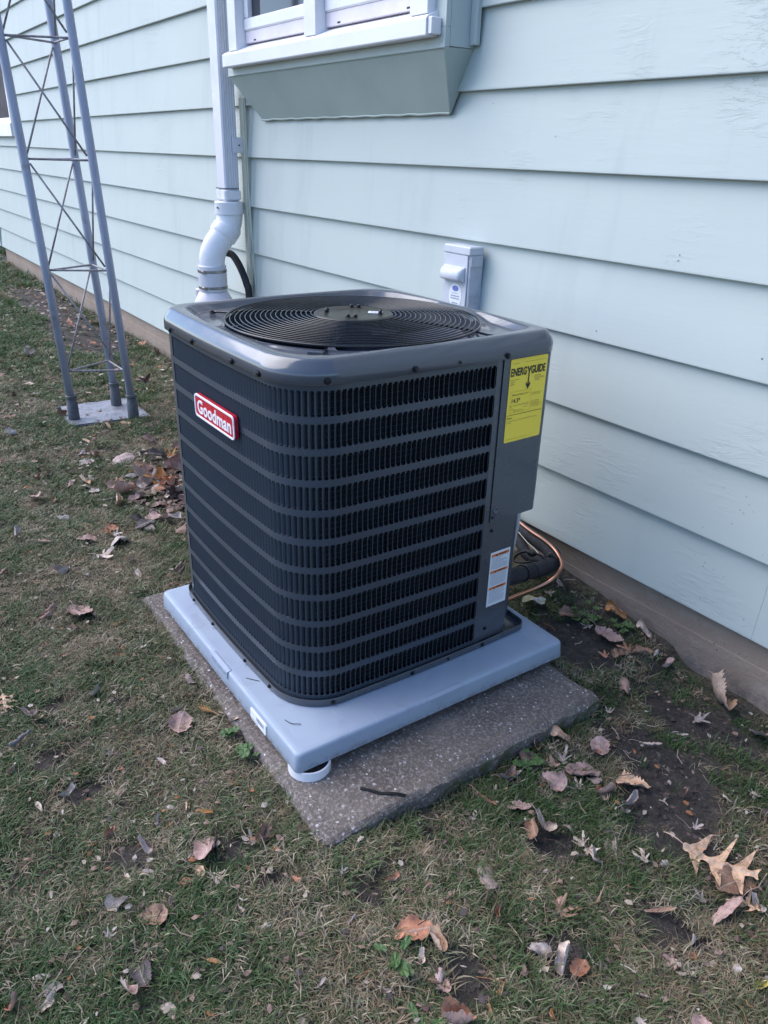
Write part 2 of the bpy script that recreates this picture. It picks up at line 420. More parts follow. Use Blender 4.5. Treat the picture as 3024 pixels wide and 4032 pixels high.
# ================================================================== HOUSE WALL
E0, EX = 0.1854, 0.2392          # lowest board edge, exposure
X0, X1 = -10.33, 3.6
house = thing('house_wall', (-3.4, YW, 0.0), 'long pale green wall of overlapping lap boards above a brown concrete foundation', 'wall')
def board(k, xa, xb):
    """One lap board: lower edge stands proud, top edge tucks under the next."""
    z0 = E0 + k * EX; z1 = z0 + EX + 0.02; t = 0.018
    n = max(2, int((xb - xa) / 0.35)); xs = np.linspace(xa, xb, n + 1)
    rings = []
    for i, x in enumerate(xs):
        w = 0.0012 * math.sin(x * 1.9 + k * 2.1) + 0.0008 * math.sin(x * 5.3 + k)
        e = 0.0012 * math.sin(x * 0.8 + k * 1.7)
        prof = [(YW + w + 0.0015, z0 + e), (YW + w, z0 + 0.002 + e), (YW + w, z0 + 0.006 + e), (YW + 0.0225 + w * 0.3, z1 + e), (YW + 0.0225 + t + w * 0.3, z1 + e), (YW + t + 0.002 + w, z0 + e)]
        rings.append([(x, y, z) for y, z in prof])
    g = G(); g.loft(rings, cap=True); return g
JOINTS = {0: [-7.9, -3.95, 0.36], 1: [-6.1, 1.3], 2: [-8.1, 2.2], 3: [-5.2, -2.44, 0.9], 4: [-3.7], 5: [-6.6, 1.6], 6: [-4.35, 1.4], 7: [-7.3, 2.0], 8: [-4.9, 1.1]}
NB = 17
for k in range(NB):
    cuts = [X0] + JOINTS.get(k, [-5.5 + (k * 1.7) % 4]) + [X1]
    for a_, b_ in zip(cuts[:-1], cuts[1:]):
        board(k, a_ + 0.0004, b_ - 0.0004).obj('siding_board', MT['siding'], house)
g = G()
g.box(X0 + 0.02, X1 - 0.02, YW + 0.045, YW + 0.14, E0 - 0.02, E0 + NB * EX, 0)
g.obj('sheathing', MT['dark_slot'], house)
# foundation with its ledge
g = G(); xs = np.linspace(X0 + 0.06, X1, 60); rings = []
for x in xs:
    q = 0.002 * math.sin(x * 3.1) + 0.0015 * math.sin(x * 9.7)
    rings.append([(x, y + q, z) for y, z in [(YW + 0.045, -0.4), (YW + 0.0245, -0.4), (YW + 0.0245, 0.096), (YW + 0.025, 0.099), (YW + 0.026, 0.100), (YW + 0.026, E0 - 0.004), (YW + 0.16, E0 - 0.004), (YW + 0.16, -0.4)]])
g.loft(rings, cap=True); g.obj('foundation', MT['foundation'], house)
# end board at the far corner
g = G()
for x_, k_, dz in ((-1.52, 5, .19), (-0.93, 5, .20), (-0.62, 5, .10), (-0.10, 4, .03), (-0.10, 4, .045), (-4.1, 3, .03), (-3.62, 4, .04), (-0.02, 6, .03), (0.2, 3, .06), (-1.8, 6, .03), (-3.5, 6, .035), (-5.0, 5, .03), (-0.35, 3, .03), (0.33, 2, .035)):
    yy_ = YW + 0.0225 * dz / (EX + 0.02)
    g.lathe([(0.0026, -0.0010), (0.0022, -0.0006), (0.0002, -0.0005)], (x_, yy_, E0 + k_ * EX + dz), 8, 'y')
g.obj('nail_heads', MT['steel'], house)
G().box(X0 - 0.10, X0 - 0.001, YW - 0.012, YW + 0.02, E0 - 0.002, E0 + NB * EX, 0.002).obj('corner_board', MT['siding'], house)

# far window (only its lower right corner is in view)
wx0, wx1, wz0, wz1 = -9.70, -8.455, 1.50, 3.0
w = thing('far_window', (-9.05, YW, 1.48), 'white framed window at the far left end of the house wall behind the lattice tower', 'window')
yq = YW - 0.012
G().box(wx0, wx1 + 0.055, yq - 0.03, YW + 0.03, 1.478, 1.605, 0.004).obj('sill', MT['white_paint'], w)
for a_, b_ in ((wx0, wx0 + 0.09), (wx1 - 0.045, wx1)):
    G().box(a_, b_, yq - 0.006, YW + 0.03, 1.606, wz1, 0.003).obj('casing', MT['white_paint'], w)
G().box(wx1 + 0.001, wx1 + 0.075, yq + 0.004, YW + 0.02, 1.606, wz1 + 0.1, 0.002).obj('side_trim', MT['siding'], w)
G().box(wx0, wx1, yq - 0.006, YW + 0.03, wz1 + 0.001, wz1 + 0.1, 0.003).obj('head', MT['white_paint'], w)
s_ = G().box(wx0 + 0.0905, wx1 - 0.0455, yq + 0.002, yq + 0.02, 1.6065, 1.66, 0.002).obj('sash', MT['vinyl'], w)
G().box(wx0 + 0.0905, wx1 - 0.0455, yq + 0.012, yq + 0.016, 1.661, wz1, 0).obj('pane', MT['glass_dark'], w)
G().box(wx0 + 0.0905, wx1 - 0.0455, yq + 0.003, yq + 0.005, 1.661, wz1, 0).obj('reflection_cover', MT['dark_sheet'], w)  # dark sheet added before the glass to keep out the bright sky reflection

# ================================================================== BAY WINDOW
BF, BZ, BXL, BXR = 1.158, 1.742, -2.739, -1.039     # box front, break height, sides
bay = thing('bay_window', (-1.9, YW, 1.555), 'white framed bay window in a shallow green box with a sloping underside, above the black air conditioner', 'window')
g = G()
P_ = [(BXL, BF, BZ), (BXR, BF, BZ), (BXR, YW + 0.02, BZ + 0.002), (-1.137, YW + 0.004, 1.553), (-2.619, YW + 0.004, 1.553), (BXL, YW + 0.02, BZ + 0.002)]
g.add(P_, [(0, 4, 3, 1), (1, 3, 2), (0, 5, 4), (0, 1, 2, 5)]); g.obj('sloped_soffit', MT['siding_dark'], bay)
g = G()
g.tube([(BXR - 0.001, BF + 0.001, BZ - 0.002), (-1.075, 1.20, 1.675), (-1.137, YW + 0.001, 1.555)], 0.0035, 5)
g.tube([(-2.62, YW - 0.001, 1.554)] + [(x, YW - 0.001, 1.554 + 0.002 * math.sin(x * 40)) for x in np.linspace(-2.55, -1.2, 24)] + [(-1.137, YW - 0.001, 1.554)], 0.004, 5)
g.tube([(BXL, BF - 0.001, BZ - 0.001), (BXR, BF - 0.001, BZ - 0.001)], 0.0025, 5)
g.obj('caulk_bead', MT['siding_dark'], bay)
# front band under the sill, front stile at the right, side cheek
G().box(BXL, BXR, BF, BF + 0.02, BZ + 0.0005, 1.7990, 0.001).obj('front_band', MT['siding'], bay)
G().box(BXR - 0.095, BXR, BF + 0.0004, BF + 0.02, 1.7995, 3.4, 0.001).obj('front_stile', MT['siding'], bay)
G().box(BXR - 0.02, BXR + 0.0006, BF + 0.021, YW + 0.02, BZ + 0.003, 3.4, 0.001).obj('side_cheek', MT['siding'], bay)
G().box(BXL - 0.0006, BXL + 0.02, BF + 0.021, YW + 0.02, BZ + 0.003, 3.4, 0.001).obj('side_cheek', MT['siding'], bay)
G().box(BXR + 0.0015, BXR + 0.035, YW - 0.014, YW + 0.004, BZ + 0.01, 3.4, 0.002).obj('corner_trim', MT['siding'], bay)
# sill nosing then sloping top
g = G(); ring = []
sx0, sx1 = -2.690, -1.082
prof = [(1.112, 1.772), (1.109, 1.776), (1.109, 1.822), (1.116, 1.830), (1.205, 1.868), (1.205, 1.80), (1.157, 1.7995), (1.157, 1.772)]
g.loft([[(x, y, z) for y, z in prof] for x in (sx0, sx1)], cap=True)
g.obj('sill', MT['white_paint'], bay)
G().box(sx1 + 0.0005, sx1 + 0.022, 1.116, BF - 0.0005, 1.776, 1.826, 0.003).obj('sill_horn', MT['white_paint'], bay)
for a_, b_ in ((-2.645, -2.560), (-1.918, -1.826), (-1.196, -1.098)):
    G().box(a_, b_, 1.125, 1.215, 1.838, 3.3, 0.002).obj('post', MT['white_paint'], bay)
for a_, b_ in ((-2.559, -1.919), (-1.825, -1.197)):
    f_ = G().box(a_, b_, 1.172, 1.212, 1.866, 1.915, 0.002).obj('track', MT['pvc_pink'], bay)
    g = G()
    for wx in (a_ + 0.10, b_ - 0.07): g.box(wx - 0.011, wx + 0.011, 1.1712, 1.1735, 1.872, 1.878, 0)
    g.obj('weep_hole', MT['dark_slot'], f_)
    g = G().box(a_ + 0.002, b_ - 0.002, 1.165, 1.205, 1.9155, 1.965, 0.006)
    g.box(a_ + 0.002, a_ + 0.042, 1.168, 1.205, 1.9655, 3.3, 0.004); g.box(b_ - 0.042, b_ - 0.002, 1.168, 1.205, 1.9655, 3.3, 0.004)
    sh = g.obj('sash', MT['vinyl'], bay)
    G().box(a_ + 0.0425, b_ - 0.0425, 1.190, 1.195, 1.9655, 3.3, 0).obj('pane', MT['glass_dark'], sh)
G().box(BXL, BXR, BF, YW + 0.02, 3.401, 3.5, 0.002).obj('head', MT['white_paint'], bay)

# cream strip left unpainted behind the pipe
g = G().box(-2.845, -2.800, YW - 0.016, YW - 0.001, E0 + 0.25, 1.66, 0.002)
tag(g.obj('trim_strip', MT['cream'], loc=(-2.82, YW, E0)), 'narrow cream trim strip on the green wall directly behind the white downspout', 'trim strip')
# loose cable
g = G().tube(spline([(-2.765, YW - 0.022, 1.66), (-2.768, YW - 0.018, 1.45), (-2.762, YW - 0.02, 1.2), (-2.742, YW - 0.022, 0.95), (-2.728, YW - 0.018, 0.70), (-2.735, YW - 0.016, 0.30)], 6), 0.0042, 6)
tag(g.obj('cable', MT['siding_dark'], loc=(-2.74, YW - 0.02, 0.3), smooth=True), 'thin painted cable hanging loose on the wall just right of the white downspout', 'cable')

# ================================================================== DOWNSPOUT
PX = -2.885
ds = thing('downspout', (PX, 1.07, 0.0), 'white corrugated metal downspout ending in a curved white plastic pipe against the green wall', 'downspout')
def corr(x0, x1, y0, y1):
    pts = []
    c = 0.008
    def run(a, b, nrm, ribs):
        L = math.dist(a, b); out = []
        n = 4 * ribs if ribs else 1
        for i in range(n + 1):
            t = i / n; h = 0
            if ribs: h = (0, -0.0035, -0.0035, 0)[i % 4] if 0 < i < n else 0
            out.append((a[0] + (b[0] - a[0]) * t + nrm[0] * h, a[1] + (b[1] - a[1]) * t + nrm[1] * h))
        return out
    pts += run((x0 + c, y0), (x1 - c, y0), (0, -1), 0)
    pts += run((x1, y0 + c), (x1, y1 - c), (1, 0), 5)
    pts += run((x1 - c, y1), (x0 + c, y1), (0, 1), 0)
    pts += run((x0, y1 - c), (x0, y0 + c), (-1, 0), 5)
    return pts
cs = corr(PX - 0.054, PX + 0.054, 1.150, 1.232)
G().loft([[(x, y, z) for x, y in cs] for z in (1.225, 2.2, 3.6)], cap=True).obj('spout_pipe', MT['downspout'], ds)
G().box(PX - 0.060, PX + 0.060, 1.144, 1.238, 1.165, 1.2285, 0.012).obj('adapter', MT['pvc'], ds, smooth=True, auto=40)
g = G(); g.tube([(PX - 0.05, 1.143, 1.2295), (PX + 0.05, 1.143, 1.2292), (PX + 0.061, 1.155, 1.2295), (PX + 0.061, 1.225, 1.2290)], 0.0022, 5)
g.obj('dark_seam', MT['dark_slot'], ds)  # thin dark line around the adapter's top edge
G().lathe([(0.070, 1.098), (0.077, 1.101), (0.078, 1.160), (0.074, 1.1645), (0.060, 1.1655)], (PX, 1.19, 0), 40).obj('collar', MT['pvc'], ds, smooth=True, auto=40)
path = spline([(PX, 1.19, 1.13), (PX, 1.19, 1.09), (PX, 1.175, 1.035), (PX, 1.135, 0.985), (PX, 1.096, 0.935), (PX, 1.074, 0.88), (PX, 1.070, 0.81)], 6)
G().tube(path, 0.069, 36, cap=False).obj('elbow', MT['pvc'], ds, smooth=True)
# the raised hub where the two elbows meet
i0 = len(path) * 9 // 20
hub = path[i0 - 5:i0 + 3]
G().tube(hub, [0.070, 0.0755, 0.0765, 0.0765, 0.0765, 0.0765, 0.0765, 0.070][:len(hub)], 36).obj('elbow_hub', MT['pvc'], ds, smooth=True, auto=35)
G().lathe([(0.0690, 0.705), (0.0765, 0.707), (0.0775, 0.74), (0.0775, 0.80), (0.0760, 0.838), (0.070, 0.843)], (PX, 1.07, 0), 40).obj('rubber_sleeve', MT['rubber_white'], ds, smooth=True, auto=40)
for zc in (0.812, 0.726):
    c_ = G().lathe([(0.0776, zc - 0.0075), (0.0792, zc - 0.0065), (0.0792, zc + 0.0065), (0.0776, zc + 0.0075)], (PX, 1.07, 0), 40).obj('hose_clamp', MT['steel'], ds, smooth=True, auto=40)
    G().box(PX + 0.030, PX + 0.056, 0.990, 1.006, zc - 0.009, zc + 0.009, 0.003).obj('clamp_screw', MT['steel'], c_)
G().lathe([(0.13, 0.56), (0.125, 0.60), (0.10, 0.66), (0.079, 0.698), (0.070, 0.706)], (PX, 1.07, 0), 40).obj('cone_reducer', MT['pvc_pink'], ds, smooth=True, auto=50)
G().lathe([(0.13, -0.05), (0.13, 0.559)], (PX, 1.07, 0), 40).obj('ground_pipe', MT['pvc_pink'], ds, smooth=True, auto=50)
G().lathe([(0.024, 0.60), (0.026, 0.61), (0.022, 0.69), (0.026, 0.698), (0.020, 0.702)], (PX - 0.115, 1.035, 0), 18).obj('side_stub', MT['pvc_pink'], ds, smooth=True, auto=40)
st = G().box(PX + 0.055, PX + 0.066, 1.20, 1.262, 1.40, 1.475, 0.002).obj('strap', MT['downspout'], ds)
G().lathe([(0.004, 0), (0.004, 0.003), (0.001, 0.004)], (PX + 0.066, 1.235, 1.438), 8, 'x').obj('strap_screw', MT['screw'], st)
G().tube([(PX + 0.018, 1.112, 1.136), (PX + 0.026, 1.114, 1.132)], 0.004, 6).obj('pipe_mark', MT['ink'], ds)

hp = spline([(-2.965, 1.175, 0.895), (-2.93, 1.21, 0.885), (-2.88, 1.222, 0.845), (-2.825, 1.224, 0.795), (-2.782, 1.224, 0.742), (-2.760, 1.224, 0.69), (-2.745, 1.22, 0.45), (-2.74, 1.2, 0.0)], 8)
tag(G().tube(hp, 0.0195, 14).obj('black_hose', MT['black_foam'], loc=(-2.76, 1.22, 0), smooth=True), 'black rubber hose curving down from behind the white downspout elbow', 'hose')

# ================================================================== DISCONNECT BOX
bx0, bx1, by0 = -1.048, -0.902, 1.211
db = thing('disconnect_box', (-0.975, YW, 0.80), 'light grey electrical box with white oval sticker on the wall behind the air conditioner', 'electrical box')
G().box(bx0 + 0.004, bx1 - 0.002, by0 + 0.006, YW + 0.004, 0.80, 1.120, 0.004).obj('enclosure', MT['box_side'], db)
G().box(bx0, bx1 - 0.012, by0, by0 + 0.0055, 0.80, 1.0975, 0.002).obj('door', MT['box_grey'], db)
G().box(bx0 - 0.002, bx1 + 0.002, by0 - 0.003, YW - 0.001, 1.0985, 1.128, 0.004).obj('lid', MT['box_grey'], db)
G().box(bx1 - 0.0015, bx1 + 0.0025, by0 + 0.006, YW - 0.004, 1.060, 1.0980, 0.001).obj('side_flap', MT['box_side'], db)
g = G(); hx0, hx1, hz0, hz1 = bx0 + 0.006, bx1 - 0.022, 1.005, 1.052
prof = [(by0 - 0.001, hz0 - 0.001), (by0 - 0.024, hz0 + 0.004), (by0 - 0.030, hz0 + 0.012), (by0 - 0.028, hz1 - 0.012), (by0 - 0.014, hz1), (by0 - 0.001, hz1 + 0.006)]
rings = []
for x, sc_ in ((hx0, 0.35), (hx0 + 0.005, 0.8), (hx0 + 0.012, 1), (hx1 - 0.012, 1), (hx1 - 0.004, 0.8), (hx1, 0.35)):
    rings.append([(x, by0 - 0.001 + (y - by0 + 0.001) * sc_, z) for y, z in prof])
g.loft(rings, cap=True); g.obj('handle', MT['box_grey'], db, smooth=True, auto=50)
# oval sticker
cx, cz = bx0 + 0.077, 0.953
def ell(cx, cz, a, b, y, n=28): return [(cx + a * math.cos(2 * math.pi * k / n), y, cz + b * math.sin(2 * math.pi * k / n)) for k in range(n)]
sk = obj('sticker', ell(cx, cz, 0.036, 0.044, by0 - 0.0008), [tuple(range(28))], MT['label_white'], db)
obj('sticker_logo', ell(cx, cz + 0.026, 0.018, 0.010, by0 - 0.0012), [tuple(range(28))], MT['label_blue'], sk)
g = G()
rr = random.Random(4)
for z_, wd in ((0.009, 0.016), (-0.001, 0.024), (-0.010, 0.025), (-0.026, 0.017)):
    x_ = -wd
    while x_ < wd:
        l_ = rr.uniform(0.003, 0.007); h_ = 0.0022 if z_ != 0.009 else 0.001
        g.add([(cx + x_, by0 - 0.0012, cz + z_ - h_), (cx + min(x_ + l_, wd), by0 - 0.0012, cz + z_ - h_), (cx + min(x_ + l_, wd), by0 - 0.0012, cz + z_ + h_), (cx + x_, by0 - 0.0012, cz + z_ + h_)], [(0, 1, 2, 3)])
        x_ += l_ + 0.0015
g.obj('sticker_print', MT['ink_grey'], sk)
G().lathe([(0.017, 0), (0.017, 0.0015), (0.015, 0.0022), (0.0142, 0.001), (0.010, 0.001), (0.009, 0.0022), (0.001, 0.0022)], (bx1 - 0.002, by0 + 0.032, 0.948), 24, 'x').obj('knockout', MT['box_side'], db, smooth=True, auto=30)

# ================================================================== LATTICE TOWER
TB = {'a': (-3.155, 0.299), 'b': (-3.301, 0.582), 'c': (-3.009, 0.590)}
LEAN = (-0.0253, -0.0363)
def tp(k, z): return (TB[k][0] + LEAN[0] * z, TB[k][1] + LEAN[1] * z, z)
tw = thing('lattice_tower', (-3.155, 0.49, 0.0), 'grey three legged lattice tower standing on a metal plate left of the unit', 'tower')
for k in 'abc':
    lg = G().tube([tp(k, z) for z in (0.10, 1.0, 2.2, 4.2)], 0.0212, 18).obj('leg', MT['tower'], tw, smooth=True)
    G().lathe([(0.031, 0.0), (0.030, 0.092), (0.027, 0.096), (0.027, 0.12), (0.030, 0.122), (0.030, 0.134), (0.0238, 0.138)], (TB[k][0] - 0.002, TB[k][1] - 0.002, 0.013), 20).obj('sleeve', MT['sleeve'], lg, smooth=True, auto=40)
LV = [0.285, 0.820, 1.350, 1.875, 2.40, 2.93, 3.46, 3.98]
for z in LV:
    g = G()
    q = [Vector(tp(k, z)) for k in 'abc']; c_ = (q[0] + q[1] + q[2]) / 3
    pts = []
    for i in range(3):
        A_ = c_ + (q[i] - c_) * (1 - 0.022 / (q[i] - c_).length); p1 = A_.lerp(q[i - 1], 0.09); p2 = A_.lerp(q[(i + 1) % 3], 0.09)
        pts += [p1, A_ + (A_ - c_) * 0.02, p2]
    g.tube(pts, 0.0052, 8, close=True); g.obj('ring_brace', MT['rod'], tw, smooth=True)
for z0_, z1_ in zip(LV[:-1], LV[1:]):
    for lo, hi in (('c', 'a'), ('a', 'b'), ('b', 'c')):
        p0, p1 = Vector(tp(lo, z0_ + 0.02)), Vector(tp(hi, z1_ - 0.02)); d = (p1 - p0); d.z = 0; d.normalize()
        G().tube([p0 + d * 0.024, p1 - d * 0.024], 0.0050, 8).obj('diagonal_brace', MT['rod'], tw, smooth=True)
g = G()
pv = [(-3.432, 0.250), (-3.050, 0.247), (-3.006, 0.684), (-3.418, 0.680)]
g.loft([[(x, y, 0.001) for x, y in pv], [(x, y, 0.0125) for x, y in pv]], cap=True)
g.obj('base_plate', MT['plate'], tw)
# stone standing behind the unit
g = G(); rings = []
rr = random.Random(9)
for i, z in enumerate((-0.03, 0.05, 0.11, 0.165, 0.185)):
    s_ = (1, 0.98, 0.94, 0.9, 0.7)[i]
    rings.append([(-2.535 + (0.075 * s_ + rr.uniform(-.014, .014)) * math.cos(a_) * 1.1, 0.765 + (0.075 * s_ + rr.uniform(-.008, .008)) * math.sin(a_) * 1.1, z + rr.uniform(-.006, .006)) for a_ in [2 * math.pi * k / 9 for k in range(9)]])
g.loft(rings, cap=True)
tag(g.obj('concrete_stub', MT['foundation'], loc=(-2.535, 0.765, -0.03)), 'rough weathered concrete stub standing on the lawn between tower and air conditioner', 'concrete stub')

# ================================================================== SLAB
def slab_mesh():
    A, B, C_, D = [np.array(p) for p in ((-1.051, -0.03), (0.203, -0.036), (0.172, 0.888), (-1.06, 0.893))]
    n, m_ = 150, 110
    u = np.linspace(0, 1, n + 1); v = np.linspace(0, 1, m_ + 1); U, V_ = np.meshgrid(u, v)
    P = ((1 - U)[..., None] * A + U[..., None] * B) * (1 - V_)[..., None] + ((1 - U)[..., None] * D + U[..., None] * C_) * V_[..., None]
    x, y = P[..., 0], P[..., 1]
    edge = np.minimum(np.minimum(U * 1.25, (1 - U) * 1.25), np.minimum(V_ * 0.92, (1 - V_) * 0.92))
    z = 0.030 + 0.0015 * vnoise(x, y, 16, 3) + 0.0011 * vnoise(x, y, 60, 4) - 0.012 * (1 - sstep(0, 0.016, edge)) * (1 + 0.8 * vnoise(x, y, 22, 9))
    cd = np.hypot(x - 0.18, y - 0.89); z -= 0.006 * (1 - sstep(0, 0.06, cd))
    cx_, cy_ = P.mean((0, 1)); w = (1 - sstep(0, 0.01, edge))
    amp = 0.006 * vnoise(x, y, 11, 12) + 0.0035 * vnoise(x, y, 45, 13)
    x = x + w * amp * np.sign(x - cx_); y = y + w * amp * np.sign(y - cy_)
    verts = np.stack([x, y, z], -1).reshape(-1, 3).tolist(); idx = np.arange((n + 1) * (m_ + 1)).reshape(m_ + 1, n + 1)
    faces = np.stack([idx[:-1, :-1], idx[:-1, 1:], idx[1:, 1:], idx[1:, :-1]], -1).reshape(-1, 4).tolist()
    loop = list(idx[0, :]) + list(idx[1:, -1]) + list(idx[-1, -2::-1]) + list(idx[-2:0:-1, 0])
    base = len(verts); L = len(loop)
    for i in loop:
        vx = verts[i]; verts.append((vx[0] + 0.004 * float(vnoise(vx[0], vx[1], 30, 21)), vx[1] + 0.004 * float(vnoise(vx[0], vx[1], 30, 22)), -0.012))
    for i in loop:
        vx = verts[i]; verts.append((vx[0], vx[1], -0.07))
    for k in range(L):
        k2 = (k + 1) % L
        faces.append((loop[k], base + k, base + k2, loop[k2])); faces.append((base + k, base + L + k, base + L + k2, base + k2))
    return verts, faces
sv, sf = slab_mesh()
tag(obj('concrete_slab', sv, sf, MT['concrete'], loc=(-0.43, 0.43, -0.07)), 'old rough concrete slab with exposed pebbles lying under the grey plastic pad', 'slab')

# white ring levelling the pad
g = G(); prof = [(0.0535, 0.0), (0.054, 0.0255), (0.0495, 0.0257), (0.049, 0.0)]
rings = []
for k in range(49):
    a_ = 2 * math.pi * k / 48
    rings.append([(-0.033 + r_ * math.cos(a_), 0.053 + r_ * math.sin(a_), 0.0300 + h_) for r_, h_ in prof])
g.loft(rings, cap=False)
tag(g.obj('pipe_ring', MT['pvc'], loc=(-0.033, 0.053, 0.030), smooth=True, auto=40), 'short white pipe ring wedged under the near corner of the grey pad', 'pipe ring')
tag(G().box(-0.80, -0.72, 0.72, 0.80, 0.0305, 0.0562, 0.003).obj('spacer_block', MT['pvc'], loc=(-0.76, 0.76, 0.03)), 'small white spacer block under the hidden back corner of the grey pad', 'block')

# ================================================================== PLASTIC PAD
PL, PW, PZ, PB = 0.914, 0.908, 0.110, 0.0565
pad = thing('equipment_pad', (-PL / 2, PW / 2, PB), 'light grey plastic equipment pad lying on the concrete slab under the air conditioner', 'equipment pad')
def rrect(x0, x1, y0, y1, r, n=7):
    o = []
    for cx_, cy_, a0 in ((x1 - r, y0 + r, -90), (x1 - r, y1 - r, 0), (x0 + r, y1 - r, 90), (x0 + r, y0 + r, 180)):
        for i in range(n + 1):
            a_ = math.radians(a0 + 90 * i / n); o.append((cx_ + r * math.cos(a_), cy_ + r * math.sin(a_)))
    return o
def pad_loft(cut):
    rings = []
    N = 200
    for z, ins, r in ((PB, 0.000, 0.014), (PB + 0.002, -0.0006, 0.014), (PZ - 0.0095, 0.0025, 0.015), (PZ - 0.0050, 0.0034, 0.016), (PZ - 0.0018, 0.0056, 0.017), (PZ - 0.0004, 0.0090, 0.017), (PZ, 0.020, 0.018)):
        rings.append([(x, y, z) for x, y in rrect(-PL + ins, -ins, ins, PW - ins, r)])
    return rings
g = G(); rg = pad_loft(0); n_ = len(rg[0])
g.loft(rg, cap=False)
g.obj('tray', MT['pad'], pad, smooth=True, auto=50)
# top skin, very slightly dished
xs = np.linspace(-PL + 0.02, -0.02, 40); ys = np.linspace(0.02, PW - 0.02, 40)
X_, Y_ = np.meshgrid(xs, ys); ed = np.minimum(np.minimum(X_ + PL - .02, -.02 - X_), np.minimum(Y_ - .02, PW - .02 - Y_))
Z_ = PZ - 0.0012 * sstep(0, 0.06, ed) + 0.0004 * vnoise(X_, Y_, 9, 2) * sstep(0, 0.05, ed)
rim = rrect(-PL + 0.020, -0.020, 0.020, PW - 0.020, 0.018)
v_ = [(x, y, PZ) for x, y in rim]; g = G(); g.add(v_, [tuple(range(len(v_)))])
g.obj('deck', MT['pad'], pad)
G().add([(x, y, PB + 0.0005) for x, y in rrect(-PL + .002, -.002, .002, PW - .002, .014)], [tuple(range(32))[::-1]]).obj('underside', MT['pad'], pad)
# moulded grip plates set into the rounded top edge, with faint raised lettering
def grip(axis):
    g = G(); lo, hi = (0.398, 0.514) if axis == 'x' else (-0.508, -0.397)
    prof = [(0.0035, PB + 0.030), (-0.0018, PB + 0.032), (-0.0012, PZ - 0.0015), (0.0100, PZ + 0.0014), (0.0160, PZ + 0.0002)]
    rings = []
    for s_ in (lo, hi):
        rings.append([((-d, s_, z) if axis == 'x' else (s_, d, z)) for d, z in prof])
    g.loft(rings, close=False)
    for s_ in (lo, hi):
        q = [((-d, s_, z) if axis == 'x' else (s_, d, z)) for d, z in prof + [(0.014, PB + 0.030)]]
        g.add(q, [tuple(range(len(q)))])
    o = g.obj('grip_plate', MT['pad'], pad)
    g = G(); rr = random.Random(2); s_ = lo + 0.008
    while s_ < hi - 0.012:
        w_ = rr.uniform(0.003, 0.006)
        za, zb = PB + 0.0385, PB + 0.0465
        if axis == 'x': g.box(0.0012, 0.0023, s_, s_ + w_ * 0.7, za, zb - rr.choice([0, 0.0025]), 0)
        else: g.box(s_, s_ + w_ * 0.7, -0.0023, -0.0012, za, zb - rr.choice([0, 0.0025]), 0)
        s_ += w_ + 0.0015
    g.obj('raised_lettering', MT['pad'], o)
grip('x'); grip('y')
g = G(); sy = -0.0024
g.add([(-0.246, 0.0006, 0.0945), (-0.248, -0.0016, 0.064), (-0.242, -0.0018, 0.0585), (-0.162, -0.0018, 0.0575), (-0.158, -0.0012, 0.0800), (-0.163, -0.0004, 0.0855)], [tuple(range(6))])
sk = obj('barcode_sticker', [(x, -0.0026, z) for x, z in ((-0.248, 0.090), (-0.249, 0.063), (-0.244, 0.0595), (-0.165, 0.0585), (-0.160, 0.062), (-0.160, 0.0885), (-0.165, 0.0915))] + [(x, 0.003, z) for x, z in ((-0.248, 0.090), (-0.249, 0.063), (-0.244, 0.0595), (-0.165, 0.0585), (-0.160, 0.062), (-0.160, 0.0885), (-0.165, 0.0915))],
         [tuple(range(7))] + [(i, (i + 1) % 7, 7 + (i + 1) % 7, 7 + i) for i in range(7)], MT['label_white'], pad)
g = G(); rr = random.Random(5); x_ = -0.212
while x_ < -0.170:
    w_ = rr.choice([0.0008, 0.0014, 0.002]); g.box(x_, x_ + w_, -0.0029, -0.0026, 0.0725, 0.0850, 0); x_ += w_ + rr.choice([0.001, 0.0016])
x_ = -0.243
while x_ < -0.205:
    w_ = rr.uniform(0.001, 0.003); g.box(x_, x_ + w_, -0.0029, -0.0026, 0.0635, 0.0658, 0); x_ += w_ + 0.001
g.obj('barcode', MT['ink_grey'], sk)

# ================================================================== AIR CONDITIONER
ac = thing('air_conditioner', (-0.5, 0.458, PZ), 'dark slate air conditioner with louvred sides, round top grille and yellow label', 'air conditioner')
def outline(x0, x1, y0, y1, rs, b, n=28, m_=60):
    """Rounded, slightly bowed square; runs front-left -> near corner -> right side -> back -> left."""
    rl, rn, rr_, rb = rs; P = []
    def side(p, q, nr):
        for i in range(m_):
            u = i / m_; k = b * (1 - (2 * u - 1) ** 2)
            P.append((p[0] + (q[0] - p[0]) * u + nr[0] * k, p[1] + (q[1] - p[1]) * u + nr[1] * k))
    def arc(cx_, cy_, r, a0):
        for i in range(n):
            a_ = math.radians(a0 + 90 * i / n); P.append((cx_ + r * math.cos(a_), cy_ + r * math.sin(a_)))
    side((x0 + rl, y0), (x1 - rn, y0), (0, -1)); arc(x1 - rn, y0 + rn, rn, -90)
    side((x1, y0 + rn), (x1, y1 - rr_), (1, 0)); arc(x1 - rr_, y1 - rr_, rr_, 0)
    side((x1 - rr_, y1), (x0 + rb, y1), (0, 1)); arc(x0 + rb, y1 - rb, rb, 90)
    side((x0, y1 - rb), (x0, y0 + rl), (-1, 0)); arc(x0 + rl, y0 + rl, rl, 180)
    return np.array(P)
RS = (0.085, 0.14, 0.026, 0.12)
def base_outline(d=0.0):
    return outline(-0.903 - d, -0.1155 + d, 0.068 - d, 0.853 + d, tuple(r + d for r in RS), 0.007)
